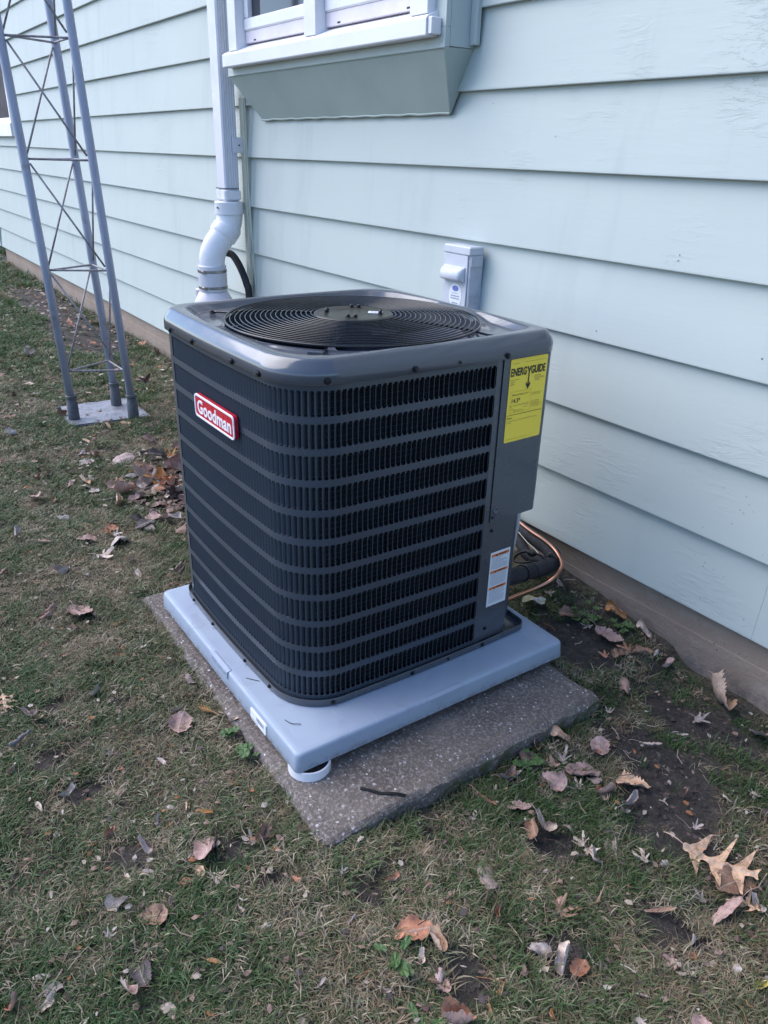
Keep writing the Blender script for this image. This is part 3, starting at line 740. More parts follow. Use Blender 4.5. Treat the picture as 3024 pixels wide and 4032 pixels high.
class Path:
    """Arc-length parametrised outline, offset outward on demand."""
    def __init__(s, P, closed=True):
        Q = np.vstack([P, P[:1]]) if closed else P
        s.L = np.concatenate([[0], np.cumsum(np.hypot(*np.diff(Q, axis=0).T))]); s.Q = Q; s.len = s.L[-1]
        T = np.gradient(Q, s.L, axis=0)
        if closed:
            T[0] = T[-1] = (T[0] + T[-1]) / 2
        k = np.ones(5) / 5; Tp = np.vstack([T[-5:-1], T, T[1:5]]) if closed else T
        if closed: T = np.stack([np.convolve(Tp[:, i], k, 'same')[4:-4] for i in (0, 1)], 1)
        s.T = T / np.linalg.norm(T, axis=1)[:, None]
    def at(s, q, d=0.0):
        q = np.asarray(q, float)
        x = np.interp(q, s.L, s.Q[:, 0]); y = np.interp(q, s.L, s.Q[:, 1]); tx = np.interp(q, s.L, s.T[:, 0]); ty = np.interp(q, s.L, s.T[:, 1])
        n = np.hypot(tx, ty); tx, ty = tx / n, ty / n
        return np.stack([x + ty * d, y - tx * d], -1), np.stack([tx, ty], -1), np.stack([ty, -tx], -1)
PT = Path(base_outline(-0.007))
def s_of(x=None, y=None):
    """Arc position where side A passes x, or side B passes y."""
    q = np.linspace(0, PT.len, 4000); p, _, _ = PT.at(q)
    if x is not None: k = np.argmin(np.abs(p[:, 0] - x) + (p[:, 1] > 0.3) * 9)
    else: k = np.argmin(np.abs(p[:, 1] - y) + (p[:, 0] < -0.3) * 9)
    return float(q[k])
S_L0 = 0.006                       # louvres begin just past the left corner
S_L1 = s_of(y=0.648)
S_SEAM = s_of(y=0.668); S_END = s_of(y=0.770)
NCOL = 81
PITCH = (S_L1 - S_L0) / NCOL
Z_TOP, ROWP, SLOT = 0.9525, 0.07535, 0.0585
NROW = 11
Z_CAPB = 0.968
def strip(s0, s1, n, d, zs):
    q = np.linspace(s0, s1, n); p, _, _ = PT.at(q, d)
    return [[(a[0], a[1], z) for a in p] for z in zs]
# corner post left of the louvres (wraps the far-left corner), flat sheet right of them
def sheet(name, s0, s1, n, z0, z1, mat, d=0.0, th=0.0012, parent=ac):
    q = np.linspace(s0, s1, n); po, _, _ = PT.at(q % PT.len, d); pi_, _, _ = PT.at(q % PT.len, d - th)
    ring = [tuple(a) for a in po] + [tuple(a) for a in pi_[::-1]]
    g = G(); g.loft([[(a[0], a[1], z) for a in ring] for z in (z0, z1)], cap=False)
    return g.obj(name, mat, parent, smooth=True, auto=30)
Z_B = 0.1275
sheet('corner_post', PT.len - 0.215, PT.len + S_L0 - 0.0005, 40, Z_B, Z_CAPB, MT['enamel'], d=0.0)
sheet('side_sheet', S_L1 + 0.0005, S_SEAM, 10, Z_B, Z_CAPB, MT['enamel'])
sheet('access_panel', S_SEAM + 0.0006, S_END, 14, Z_B, 0.5145, MT['enamel'], d=-0.0008)
# return flange of the lower corner, and plain back and left sheets
pe, te, ne = PT.at([S_END], -0.0008); pe = pe[0]
G().box(pe[0] - 0.055, pe[0] - 0.0005, pe[1] - 0.0015, pe[1], Z_B, 0.5145, 0).obj('return_flange', MT['enamel'], ac)
G().box(pe[0] - 0.056, pe[0] - 0.0555, pe[1], 0.835, Z_B, 0.5145, 0).obj('valve_plate', MT['enamel'], ac)
s_b0 = s_of(y=0.770) + 0.13
sheet('back_sheet', s_b0 + 0.02, PT.len - 0.216, 90, Z_B, Z_CAPB, MT['enamel'], d=-0.002)
# horizontal bands with scalloped slot ends
def band(z_lo, z_hi, scallop_lo, scallop_hi, name='louvre_band'):
    K = 10; q = []; off = []
    for c in range(NCOL):
        for k in range(K):
            t = k / K; q.append(S_L0 + (c + t) * PITCH)
            # web (thin) at t=0; rounded end on the far side of each slot
            e = 0.0
            if t < 0.10: e = 0.0055
            elif t > 0.84: e = 0.0052
            elif t > 0.70: e = 0.0024
            elif t > 0.6: e = 0.0007
            elif t < 0.2: e = 0.0008
            off.append(e)
    q.append(S_L1); off.append(0.0045)
    q = np.array(q); off = np.array(off); n = len(q)
    p, _, nn = PT.at(q); pin, _, _ = PT.at(q, -0.0013)
    lo = z_lo - (off if scallop_lo else 0 * off); hi = z_hi + (off if scallop_hi else 0 * off)
    V = np.concatenate([np.c_[p, lo], np.c_[p, hi], np.c_[pin, lo], np.c_[pin, hi]])
    F = []
    for i in range(n - 1):
        F += [(i, i + 1, n + i + 1, n + i), (n + i, n + i + 1, 3 * n + i + 1, 3 * n + i), (2 * n + i, 2 * n + i + 1, i + 1, i)]
    return obj(name, V, F, MT['louvre'], ac)
zt = Z_TOP
band(zt, Z_CAPB + 0.002, True, False)
for r_ in range(NROW):
    z_hi = Z_TOP - r_ * ROWP; z_lo = z_hi - SLOT
    nxt = Z_TOP - (r_ + 1) * ROWP if r_ < NROW - 1 else Z_B
    band(nxt, z_lo, r_ < NROW - 1, True)
    # the blades of this row: angled scoops with a soft bend
    V = []; F = []
    zs_ = [z_lo - 0.0005, z_lo + 0.005, z_hi - 0.005, z_hi + 0.0005]
    prof = [(0.0050, -0.0128), (0.0036, -0.0092), (0.0013, -0.0056), (-0.0015, -0.0025), (-0.0040, -0.0006)]
    for c in range(NCOL + 1):
        s_ = S_L0 + c * PITCH
        p, t, n = PT.at([s_]); p, t, n = p[0], t[0], n[0]
        th = 0.0009
        for zi, z in enumerate(zs_):
            kq = 0.55 if zi in (0, 3) else 1.0
            for (a_, b_) in prof:
                V.append((p[0] + t[0] * a_ * kq + n[0] * b_ * kq, p[1] + t[1] * a_ * kq + n[1] * b_ * kq, z))
            for (a_, b_) in prof[::-1]:
                a2, b2 = a_ * kq + th * 0.7, b_ * kq + th * 0.4
                V.append((p[0] + t[0] * a2 + n[0] * b2, p[1] + t[1] * a2 + n[1] * b2, z))
        b0 = c * 40
        for zi in range(3):
            for k in range(10):
                k2 = (k + 1) % 10
                F.append((b0 + zi * 10 + k, b0 + zi * 10 + k2, b0 + (zi + 1) * 10 + k2, b0 + (zi + 1) * 10 + k))
    obj('louvre_row', V, F, MT['louvre'], ac)
# coil, tubes and wire guard behind the louvres
q = np.linspace(S_L0 - 0.01, S_L1 + 0.05, 160) % PT.len
pc, _, _ = PT.at(q, -0.026)
G().loft([[(a[0], a[1], z) for a in pc] for z in (Z_B, 0.96)], close=False).obj('coil', MT['coil'], ac, smooth=True)
g = G()
for z in np.arange(0.14, 0.95, 0.0135):
    q = np.linspace(S_L0, S_L1, 90); p, _, _ = PT.at(q, -0.0150)
    g.tube([(a[0], a[1], z) for a in p], 0.0008, 4)
for s_ in np.arange(S_L0, S_L1, 0.05):
    p, _, _ = PT.at([s_], -0.0165); g.tube([(p[0][0], p[0][1], 0.13), (p[0][0], p[0][1], 0.955)], 0.0008, 4)
g.obj('coil_guard', MT['coil_wire'], ac)
# base pan with upturned rim
po = base_outline(0.004); pi_ = base_outline(0.0022); pl = base_outline(-0.012)
g = G(); g.loft([[(a[0], a[1], z) for a in o_] for o_, z in ((base_outline(-0.003), PZ - 0.0006), (base_outline(0.0015), PZ + 0.001), (po, PZ + 0.004), (po, PZ + 0.0225), (base_outline(0.0034), PZ + 0.0233), (pi_, PZ + 0.0225), (pi_, PZ + 0.006), (pl, PZ + 0.005))])
g.add([(a[0], a[1], PZ + 0.005) for a in pl], [tuple(range(len(pl)))])
g.obj('base_pan', MT['enamel'], ac, smooth=True, auto=50)

# electrical cover: proud panel wrapping the right corner
PTc = PT
q = np.linspace(S_SEAM + 0.0006, S_SEAM + 0.33, 110); po_, _, _ = PT.at(q, 0.0035); pn_, _, _ = PT.at(q, 0.0020)
ring = [tuple(a) for a in po_] + [tuple(a) for a in pn_[::-1]]
g = G()
def pz_(i, z): return z
zlow = 0.5155
g.loft([[(a[0], a[1], z) for a in ring] for z in (zlow, zlow + 0.002, Z_CAPB + 0.004)], cap=False)
g.add([(a[0], a[1], zlow) for a in po_] + [(-0.45, a[1], zlow) for a in po_[:1]], [tuple(range(len(po_) + 1))])
ec = g.obj('electrical_cover', MT['enamel'], ac, smooth=True, auto=30)
# dimple with the bright screw
def on_B(y, z, d):
    p, t, n = PT.at([s_of(y=y)], d); return Vector((p[0][0], p[0][1], z)), Vector((n[0][0], n[0][1], 0)), Vector((t[0][0], t[0][1], 0))
def on_A(x, z, d):
    p, t, n = PT.at([s_of(x=x)], d); return Vector((p[0][0], p[0][1], z)), Vector((n[0][0], n[0][1], 0)), Vector((t[0][0], t[0][1], 0))
def screw(pos, parent, r=0.0052, mat=None, name='screw'):
    P0, n, t = pos; up = Vector((0, 0, 1)); g = G(); rings = []
    for rad, h, k in ((r * 1.45, 0.0, 12), (r * 1.45, 0.0012, 12), (r * 0.95, 0.0014, 12), (r * 0.92, 0.0050, 12), (r * 0.6, 0.0056, 12), (0.0004, 0.0054, 12)):
        rings.append([tuple(P0 + n * h + (t * math.cos(2 * math.pi * i / k) + up * math.sin(2 * math.pi * i / k)) * rad) for i in range(k)])
    g.loft(rings, cap=True); return g.obj(name, mat or MT['screw'], parent)
dm, nn_, tt_ = on_B(0.688, 0.549, 0.0038)
g = G(); rings = []
for rad, h in ((0.013, 0.0), (0.011, 0.0018), (0.007, 0.0006), (0.003, -0.0002)):
    rings.append([tuple(dm + nn_ * h + (tt_ * math.cos(a_) + Vector((0, 0, 1)) * math.sin(a_)) * rad) for a_ in [2 * math.pi * i / 18 for i in range(18)]])
g.loft(rings, cap=True); dmo = g.obj('dimple', MT['enamel_cap'], ec, smooth=True)
screw(on_B(0.6765, 0.530, 0.001), ac, 0.0042); screw(on_B(0.681, 0.487, -0.001), ac, 0.0036)
screw(on_B(0.690, 0.166, -0.001), ac, 0.0042)

# ---- top cap
CX, CY, CR = -0.490, 0.463, 0.3420
def cap_outline(d): return outline(-0.909 - d, -0.1095 + d, 0.062 - d, 0.860 + d, tuple(max(r + d + 0.004, 0.012) for r in (0.095, 0.135, 0.048, 0.12)), 0.006)
CO = cap_outline(0.0); NC = len(CO)
rings = [[(a[0], a[1], z) for a in cap_outline(d)] for d, z in ((-0.0035, Z_CAPB + 0.001), (-0.0012, Z_CAPB - 0.0006), (0.0, Z_CAPB), (0.0001, Z_CAPB + 0.020), (-0.0006, 0.9925), (-0.0026, 0.9975), (-0.0062, 1.0030), (-0.0125, 1.0110), (-0.0170, 1.0165), (-0.0205, 1.0195), (-0.0240, 1.0212), (-0.029, 1.0220))]
last = cap_outline(-0.029)
circ = []
for a in last:
    th = math.atan2(a[1] - CY, a[0] - CX); circ.append((CX + CR * math.cos(th), CY + CR * math.sin(th), math.hypot(a[0] - CX, a[1] - CY) - CR))
circ = np.array(circ); gap = np.maximum(circ[:, 2], 0.003)
def between(f, z):
    out = []
    for i, a in enumerate(last):
        k = f(gap[i]); k = min(max(k, 0), 1)
        out.append((a[0] + (circ[i, 0] - a[0]) * k, a[1] + (circ[i, 1] - a[1]) * k, z(gap[i])))
    return out
dep = lambda gp: 0.019 * float(sstep(0.025, 0.075, gp))
rings.append(between(lambda gp: 0.20, lambda gp: 1.0222))
rings.append(between(lambda gp: 0.27, lambda gp: 1.0225 - dep(gp) * 0.25))
rings.append(between(lambda gp: 0.36, lambda gp: 1.0215 - dep(gp) * 0.85))
rings.append(between(lambda gp: 0.42, lambda gp: 1.0212 - dep(gp)))
rings.append(between(lambda gp: 0.85, lambda gp: 1.0190 - dep(gp) * 0.9))
rings.append(between(lambda gp: 1.0, lambda gp: 1.0165 - dep(gp) * 0.4))
for rr_, z in ((0.003, 1.011), (0.005, 1.000), (0.006, 0.93), (0.002, 0.86)):
    rings.append([(CX + (CR - rr_) * math.cos(math.atan2(a[1] - CY, a[0] - CX)), CY + (CR - rr_) * math.sin(math.atan2(a[1] - CY, a[0] - CX)), z) for a in last])
cap = G().loft(rings).obj('top_cap', MT['enamel_cap'], ac, smooth=True, auto=70)
sc_pts = []
for x_, z_ in ((-0.772, 0.975), (-0.610, 0.976), (-0.372, 0.977), (-0.245, 0.977)):
    screw(on_A(x_, z_, 0.0136), ac, 0.0056)
for y_ in (0.165, 0.385): screw(on_B(y_, 0.978, 0.0142), ac, 0.0056)
screw(on_B(0.668, 0.976, 0.0142), ac, 0.0056)
q0, n0, t0 = on_B(0.515, 0.978, 0.0144)
g = G(); g.loft([[tuple(q0 + n0 * h + (t0 * math.cos(a_) + Vector((0, 0, 1)) * math.sin(a_)) * 0.0042) for a_ in [2 * math.pi * i / 12 for i in range(12)]] for h in (0, 0.0004)], cap=True)
g.obj('screw_hole', MT['dark_slot'], ac)
for x_ in (-0.785, -0.625, -0.405, -0.265): screw(on_A(x_, PZ + 0.012, 0.011), ac, 0.0045)
for y_ in (0.175, 0.42, 0.545, 0.675): screw(on_B(y_, PZ + 0.012, 0.011), ac, 0.0045 if y_ != 0.545 else 0.003)

# shroud floor, motor, fan
G().lathe([(CR + 0.001, 0.856), (0.12, 0.855)], (CX, CY, 0), 64).obj('fan_floor', MT['dark_slot'], ac)
fan = G().lathe([(0.045, 0.925), (0.05, 0.93), (0.05, 0.985), (0.03, 0.99)], (CX, CY, 0), 28).obj('fan_hub', MT['fan_blade'], ac, smooth=True, auto=40)
for b_ in range(3):
    a0 = math.radians(35 + 120 * b_); V = []; F = []
    for i in range(9):
        r_ = 0.045 + (CR - 0.02 - 0.045) * i / 8; sw = math.radians(26 + 34 * min(1, i / 5)); lag = 0.10 * (i / 8)
        for j in range(7):
            u = j / 6; th = a0 + lag + (u - 0.5) * sw * 1.35
            V.append((CX + r_ * math.cos(th), CY + r_ * math.sin(th), 0.955 + 0.045 * (u - 0.5) - 0.012 * (1 - (2 * u - 1) ** 2)))
    for i in range(8):
        for j in range(6): F.append((i * 7 + j, i * 7 + j + 1, (i + 1) * 7 + j + 1, (i + 1) * 7 + j))
    n0_ = len(V); V += [(x, y, z - 0.0015) for x, y, z in V]; F += [tuple(i + n0_ for i in f[::-1]) for f in F]
    obj('fan_blade', V, F, MT['fan_blade'], ac, smooth=True)
# ---- wire guard
def gzr(r): return 1.034 - 0.014 * (r / CR) ** 2
NR = 19
for i in range(NR):
    r_ = 0.100 + (CR - 0.004 - 0.100) * i / (NR - 1)
    w_ = 0.0016 if i < NR - 1 else 0.0030
    G().tube([(CX + r_ * math.cos(a_), CY + r_ * math.sin(a_), gzr(r_)) for a_ in [2 * math.pi * k / 96 for k in range(96)]], w_, 6, close=True).obj('guard_ring', MT['black_wire'], ac, smooth=True)
ARM = [math.radians(d) for d in (-43, 36, 137, 222)]
for k, a_ in enumerate(ARM):
    c_, s_ = math.cos(a_), math.sin(a_); ra = 0.415 if k != 2 else 0.395
    pts = [(CX + r_ * c_, CY + r_ * s_, gzr(min(r_, CR)) - 0.0045 - (0.006 * sstep(CR - 0.02, CR + 0.03, r_))) for r_ in np.linspace(0.09, ra, 14)]
    arm = G().tube(pts, 0.0032, 6).obj('guard_arm', MT['black_wire'], ac, smooth=True)
    ex, ey = CX + (ra - 0.008) * c_, CY + (ra - 0.008) * s_
    G().lathe([(0.009, 0.0), (0.009, 0.0035), (0.005, 0.0045), (0.005, 0.0085), (0.001, 0.009)], (ex, ey, 1.0045), 10).obj('arm_bolt', MT['black_wire'], arm)
for d_ in (85, 175, 265, 355):
    a_ = math.radians(d_ - 4); c_, s_ = math.cos(a_), math.sin(a_)
    G().tube([(CX + r_ * c_, CY + r_ * s_, gzr(r_) - 0.0035) for r_ in np.linspace(0.098, CR - 0.003, 10)], 0.0022, 5).obj('guard_spoke', MT['black_wire'], ac, smooth=True)
# bright bracket of the fan wiring, seen through the gap at the near edge
a_ = math.radians(-46); c_, s_ = math.cos(a_), math.sin(a_); g = G()
def tr_(r_, t_, z_): return (CX + r_ * c_ - t_ * s_, CY + r_ * s_ + t_ * c_, z_)
g.loft([[tr_(CR - 0.022, -0.034, 1.000), tr_(CR + 0.020, -0.020, 1.0035), tr_(CR + 0.020, 0.016, 1.0035), tr_(CR - 0.022, 0.030, 1.000)], [tr_(CR - 0.022, -0.034, 1.006), tr_(CR + 0.020, -0.020, 1.0090), tr_(CR + 0.020, 0.016, 1.0090), tr_(CR - 0.022, 0.030, 1.006)]], cap=True)
g.obj('wiring_bracket', MT['enamel_cap'], ac)
# motor plate
hub = G().lathe([(0.104, 1.0300), (0.106, 1.0315), (0.104, 1.0335), (0.097, 1.0345), (0.094, 1.0338), (0.050, 1.0350), (0.047, 1.0338), (0.040, 1.0335), (0.001, 1.0338)], (CX, CY, 0), 64).obj('motor_plate', MT['hub_plate'], ac, smooth=True, auto=25)
for k in range(4):
    a_ = math.radians(-38 + 90 * k); c_, s_ = math.cos(a_), math.sin(a_)
    slot = []
    for i in range(20):
        t_ = 2 * math.pi * i / 20; u_ = 0.019 * math.cos(t_); v_ = 0.0065 * math.sin(t_)
        r_ = 0.072 + v_; th = a_ + u_ / 0.072
        slot.append((CX + r_ * math.cos(th), CY + r_ * math.sin(th), 1.0356))
    obj('plate_slot', slot, [tuple(range(20))], MT['dark_slot'], hub)
    for off in (-0.10, 0.17):
        th = a_ + off
        G().lathe([(0.0052, 0), (0.0052, 0.006), (0.003, 0.008), (0.0005, 0.0082)], (CX + 0.072 * math.cos(th), CY + 0.072 * math.sin(th), 1.0355), 6).obj('plate_bolt', MT['screw'], hub)
lx, ly = CX + 0.030, CY + 0.050
def rotq(px, py, w_, h_, an, z):
    c_, s_ = math.cos(an), math.sin(an); return [(px + c_ * a - s_ * b, py + s_ * a + c_ * b, z) for a, b in ((-w_, -h_), (w_, -h_), (w_, h_), (-w_, h_))]
mlab = obj('motor_label', rotq(lx, ly, 0.019, 0.0135, math.radians(52), 1.0363) + rotq(lx, ly, 0.019, 0.0135, math.radians(52), 1.0352), [(0, 1, 2, 3), (0, 4, 5, 1), (1, 5, 6, 2), (2, 6, 7, 3), (3, 7, 4, 0)], MT['label_white'], hub)
g = G(); c_, s_ = math.cos(math.radians(52)), math.sin(math.radians(52)); rr = random.Random(3)
for row in (-0.006, 0.000, 0.006):
    u_ = -0.013
    while u_ < 0.012:
        w_ = rr.uniform(0.0012, 0.003); px, py = lx + c_ * (u_ + w_ / 2) - s_ * row, ly + s_ * (u_ + w_ / 2) + c_ * row
        g.add(rotq(px, py, w_ / 2, 0.0013, math.radians(52), 1.0366), [(0, 1, 2, 3)]); u_ += w_ + 0.0012
g.obj('label_print', MT['ink_grey'], mlab)

# ---- lettering
def text_shape(s, size=1.0, bold=0.0, extrude=0.0, shear=0.0, spacing=1.0):
    cu = bpy.data.curves.new('t', 'FONT'); cu.body = s; cu.size = size; cu.offset = bold; cu.extrude = extrude; cu.shear = shear; cu.space_character = spacing
    cu.resolution_u = 4
    ob = bpy.data.objects.new('t', cu); COL.objects.link(ob)
    bpy.context.view_layer.update()
    dg = bpy.context.evaluated_depsgraph_get(); me = bpy.data.meshes.new_from_object(ob.evaluated_get(dg))
    v = np.array([tuple(x.co) for x in me.vertices]); f = [tuple(p.vertices) for p in me.polygons]
    bpy.data.objects.remove(ob); bpy.data.curves.remove(cu); bpy.data.meshes.remove(me)
    return v, f
def fit_text(s, w, h, **kw):
    """Text mesh scaled to fill w x h, lower left at 0,0."""
    v, f = text_shape(s, 1.0, **kw)
    mn, mx = v.min(0), v.max(0)
    v = (v - mn); v[:, 0] *= w / (mx[0] - mn[0]); v[:, 1] *= h / (mx[1] - mn[1]) if h else w / (mx[0] - mn[0])
    return v, f
YB0 = 0.6905                       # label's lower left on side B
def B_pt(u, v, d=0.0048):          # label coordinates: u to the right (+Y), v up
    p, _, _ = PT.at([s_of(y=YB0)], d)
    return (p[0][0] + 0.0009 - 0.012 * u, YB0 + u, v)
# side B bows a little: follow it
_yb = np.linspace(0.60, 0.826, 60); _pb = np.array([PT.at([s_of(y=y)])[0][0] for y in _yb])
def bx_at(y): return np.interp(y, _yb, _pb[:, 0])
def B_verts(V, u0, v0, d, flat=0.0): return [(float(bx_at(min(YB0 + u0 + a[0], 0.825))) + d, YB0 + u0 + a[0], v0 + a[1]) for a in V]
def rr_poly(w, h, r, n=5):
    o = []
    for cx_, cy_, a0 in ((w - r, r, -90), (w - r, h - r, 0), (r, h - r, 90), (r, r, 180)):
        for i in range(n + 1):
            a_ = math.radians(a0 + 90 * i / n); o.append((cx_ + r * math.cos(a_), cy_ + r * math.sin(a_)))
    return o
# energy label
LW, LH, L0 = 0.134, 0.221, 0.7405
def flat(poly, u0, v0, d): return B_verts([(a[0], a[1]) for a in poly], u0, v0, d)
pp = rr_poly(LW, LH, 0.005)
def on_label(name, V, F, mat, parent, u, v, d=0.0012):
    return obj(name, B_verts(V, u, v, 0.0035 + d), F, mat, parent)
n_ = len(pp)
# strips so that the sheet follows the bowed cover
def sheet_B(name, w_, h_, u, v, d, mat, parent, th=0.0005):
    g = G(); us = np.linspace(0, w_, 9)
    g.loft([B_verts([(a, 0) for a in us], u, v, 0.0035 + d), B_verts([(a, h_) for a in us], u, v, 0.0035 + d)], close=False)
    return g.obj(name, mat, parent)
YL = on_label('energy_label', pp, [tuple(range(n_))], MT['label_yellow'], ac, 0, L0, 0.0011)
def txt(name, s, w_, h_, u, v, mat='ink_soft', d=0.0017, parent=None, **kw):
    V, F = fit_text(s, w_, h_, **kw); return on_label(name, V, F, MT[mat], parent or YL, u, L0 + v, d)
txt('title_text', 'ENERG', 0.0560, 0.0215, 0.0030, 0.1765, 'ink', bold=0.035)
txt('title_text', 'GUIDE', 0.0520, 0.0215, 0.0755, 0.1765, 'ink', bold=0.035)
# the Y whose stem is the arrow
V = [(0.0600, 0.1975), (0.0645, 0.1975), (0.0685, 0.1890), (0.0725, 0.1975), (0.0768, 0.1975), (0.0705, 0.1845), (0.0705, 0.1490), (0.0665, 0.1490), (0.0665, 0.1845)]
on_label('arrow', V, [(0, 1, 2, 5, 8), (2, 3, 4, 5), (5, 6, 7, 8)], MT['ink'], YL, 0, L0, 0.0018)
V = [(0.0600, 0.1510), (0.0618, 0.1560), (0.0665, 0.1500), (0.0705, 0.1500), (0.0752, 0.1560), (0.0770, 0.1510), (0.0685, 0.1370)]
on_label('arrow_head', V, [(0, 1, 2, 6), (2, 3, 6), (3, 4, 5, 6)], MT['ink'], YL, 0, L0, 0.0019)
txt('small_text', 'U.S. Government', 0.024, 0.0028, 0.005, 0.2085)
txt('small_text', "Federal law prohibits removal of this label before consumer purchase.", 0.074, 0.0030, 0.052, 0.2085)
txt('small_text', 'Central Air Conditioner\nCooling Only\nSplit System', 0.031, 0.0170, 0.0035, 0.1530)
txt('small_text', 'GOODMAN\nMANUFACTURING\nCOMPANY', 0.036, 0.0150, 0.0900, 0.1560)
g = G(); bx_, by_, bw_, bh_, lw_ = 0.008, 0.098 - 0.0, 0.074, 0.0, 0.0004
def rect(u0_, v0_, u1_, v1_): return [(u0_, v0_), (u1_, v0_), (u1_, v1_), (u0_, v1_)]
def bars(name, rects, mat, d=0.0016, parent=None):
    g = G()
    for r_ in rects:
        n = max(1, int((r_[2] - r_[0]) / 0.02)); us = np.linspace(r_[0], r_[2], n + 1)
        g.loft([B_verts([(a, r_[1]) for a in us], 0, L0, 0.0035 + d), B_verts([(a, r_[3]) for a in us], 0, L0, 0.0035 + d)], close=False)
    return g.obj(name, mat, parent or YL)
bars('rating_box', [(0.0085, 0.0800, 0.0825, 0.0804), (0.0085, 0.1400 - 0.004, 0.0825, 0.1404 - 0.004), (0.0085, 0.0800, 0.0089, 0.1364), (0.0821, 0.0800, 0.0825, 0.1364)], MT['ink_soft'])
txt('rating_text', 'Efficiency Rating', 0.041, 0.0064, 0.0145, 0.1235, 'ink', shear=0.25)
txt('rating_text', '(SEER2)*', 0.020, 0.0050, 0.0570, 0.1245, 'ink_soft')
txt('rating_value', '14.3*', 0.030, 0.0125, 0.0150, 0.1060, 'ink', bold=0.012)
bars('scale_bar', [(0.0110, 0.0985, 0.0745, 0.0993)] + [(0.0110 + i * 0.0158, 0.0993, 0.0116 + i * 0.0158, 0.1015 if i not in (0, 4) else 0.1030) for i in range(5)], MT['ink'])
txt('scale_text', '13.4', 0.007, 0.0030, 0.0110, 0.0935); txt('scale_text', '27', 0.005, 0.0030, 0.0690, 0.0950)
txt('scale_text', 'Least Efficient', 0.016, 0.0026, 0.0110, 0.0885); txt('scale_text', 'Most Efficient', 0.015, 0.0026, 0.0600, 0.0900)
txt('scale_text', 'Range of Similar Models\nSeasonal Energy Efficiency Ratio', 0.038, 0.0058, 0.0230, 0.0820)
txt('small_text', 'For energy cost info, visit\nproductinfo.energy.gov', 0.037, 0.0080, 0.0860, 0.1180)
txt('small_text', '* Your air conditioner\nefficiency rating may be\nbetter depending on the coil\nyour contractor installs.', 0.040, 0.0195, 0.0860, 0.0850)
bars('divider_line', [(0.0015, 0.0735, LW - 0.0040, 0.0748)], MT['ink'])
txt('notice_text', 'Notice', 0.017, 0.0050, 0.0040, 0.0640, 'ink', bold=0.012)
txt('notice_text', 'Federal law allows this unit to be installed in all U.S. states and', 0.108, 0.0032, 0.0040, 0.0570, 'ink_soft')
txt('notice_text', 'territories.', 0.016, 0.0032, 0.0040, 0.0520, 'ink_soft')
txt('small_text', 'Energy Efficiency Ratio (EER2): The installed system rating may vary.', 0.088, 0.0026, 0.0060, 0.0070, 'ink_soft')

# white warning label
WU, WL, WW, WH = -0.0035, 0.2385, 0.0760, 0.1765
def sB(V, d): return [(float(bx_at(YB0 + a[0])) - 0.0008 + d, YB0 + a[0], a[1]) for a in V]
def quads(name, rects, mat, d, parent):
    V = []; F = []
    for r_ in rects:
        b_ = len(V); V += sB([(r_[0], r_[1]), (r_[2], r_[1]), (r_[2], r_[3]), (r_[0], r_[3])], d); F.append((b_, b_ + 1, b_ + 2, b_ + 3))
    return obj(name, V, F, mat, parent)
WLb = quads('warning_label', [(WU, WL, WU + WW, WL + WH)], MT['label_white'], 0.0010, ac)
oz = [WL + WH - 0.0155, WL + WH - 0.0690, WL + WH - 0.1225]
for z in oz: 
    ob_ = quads('orange_band', [(WU + 0.0045, z, WU + WW - 0.0045, z + 0.0085)], MT['orange'], 0.0014, WLb)
V = []; F = []
for z in oz:
    b_ = len(V); V += sB([(WU + 0.0195, z + 0.001), (WU + 0.0285, z + 0.001), (WU + 0.0240, z + 0.0078)], 0.0018); F.append((b_, b_ + 1, b_ + 2))
obj('warning_triangle', V, F, MT['ink'], WLb)
for z in oz:
    V, F = fit_text('WARNING', 0.030, 0.0052, bold=0.02)
    obj('warning_word', sB([(a[0] + WU + 0.032, a[1] + z + 0.0017) for a in V], 0.0018), F, MT['ink'], WLb)
rr = random.Random(12); rc = []
for i, z in enumerate(oz):
    zt_ = z - 0.0035; zb_ = (oz[i + 1] + 0.013) if i < 2 else WL + 0.008
    while zt_ > zb_:
        u_ = WU + 0.007; end = WU + WW - 0.008 - (rr.random() < 0.25) * rr.uniform(0, 0.03)
        while u_ < end:
            w_ = rr.uniform(0.0015, 0.0055); rc.append((u_, zt_, min(u_ + w_, end), zt_ + 0.0016)); u_ += w_ + 0.0011
        zt_ -= 0.0037
quads('warning_print', rc, MT['ink_grey'], 0.0015, WLb)
quads('warning_frame', [(WU + 0.004, WL + 0.004, WU + WW - 0.004, WL + 0.0044), (WU + 0.004, WL + 0.004, WU + 0.0044, oz[0]), (WU + WW - 0.0044, WL + 0.004, WU + WW - 0.004, oz[0])], MT['ink_grey'], 0.0014, WLb)

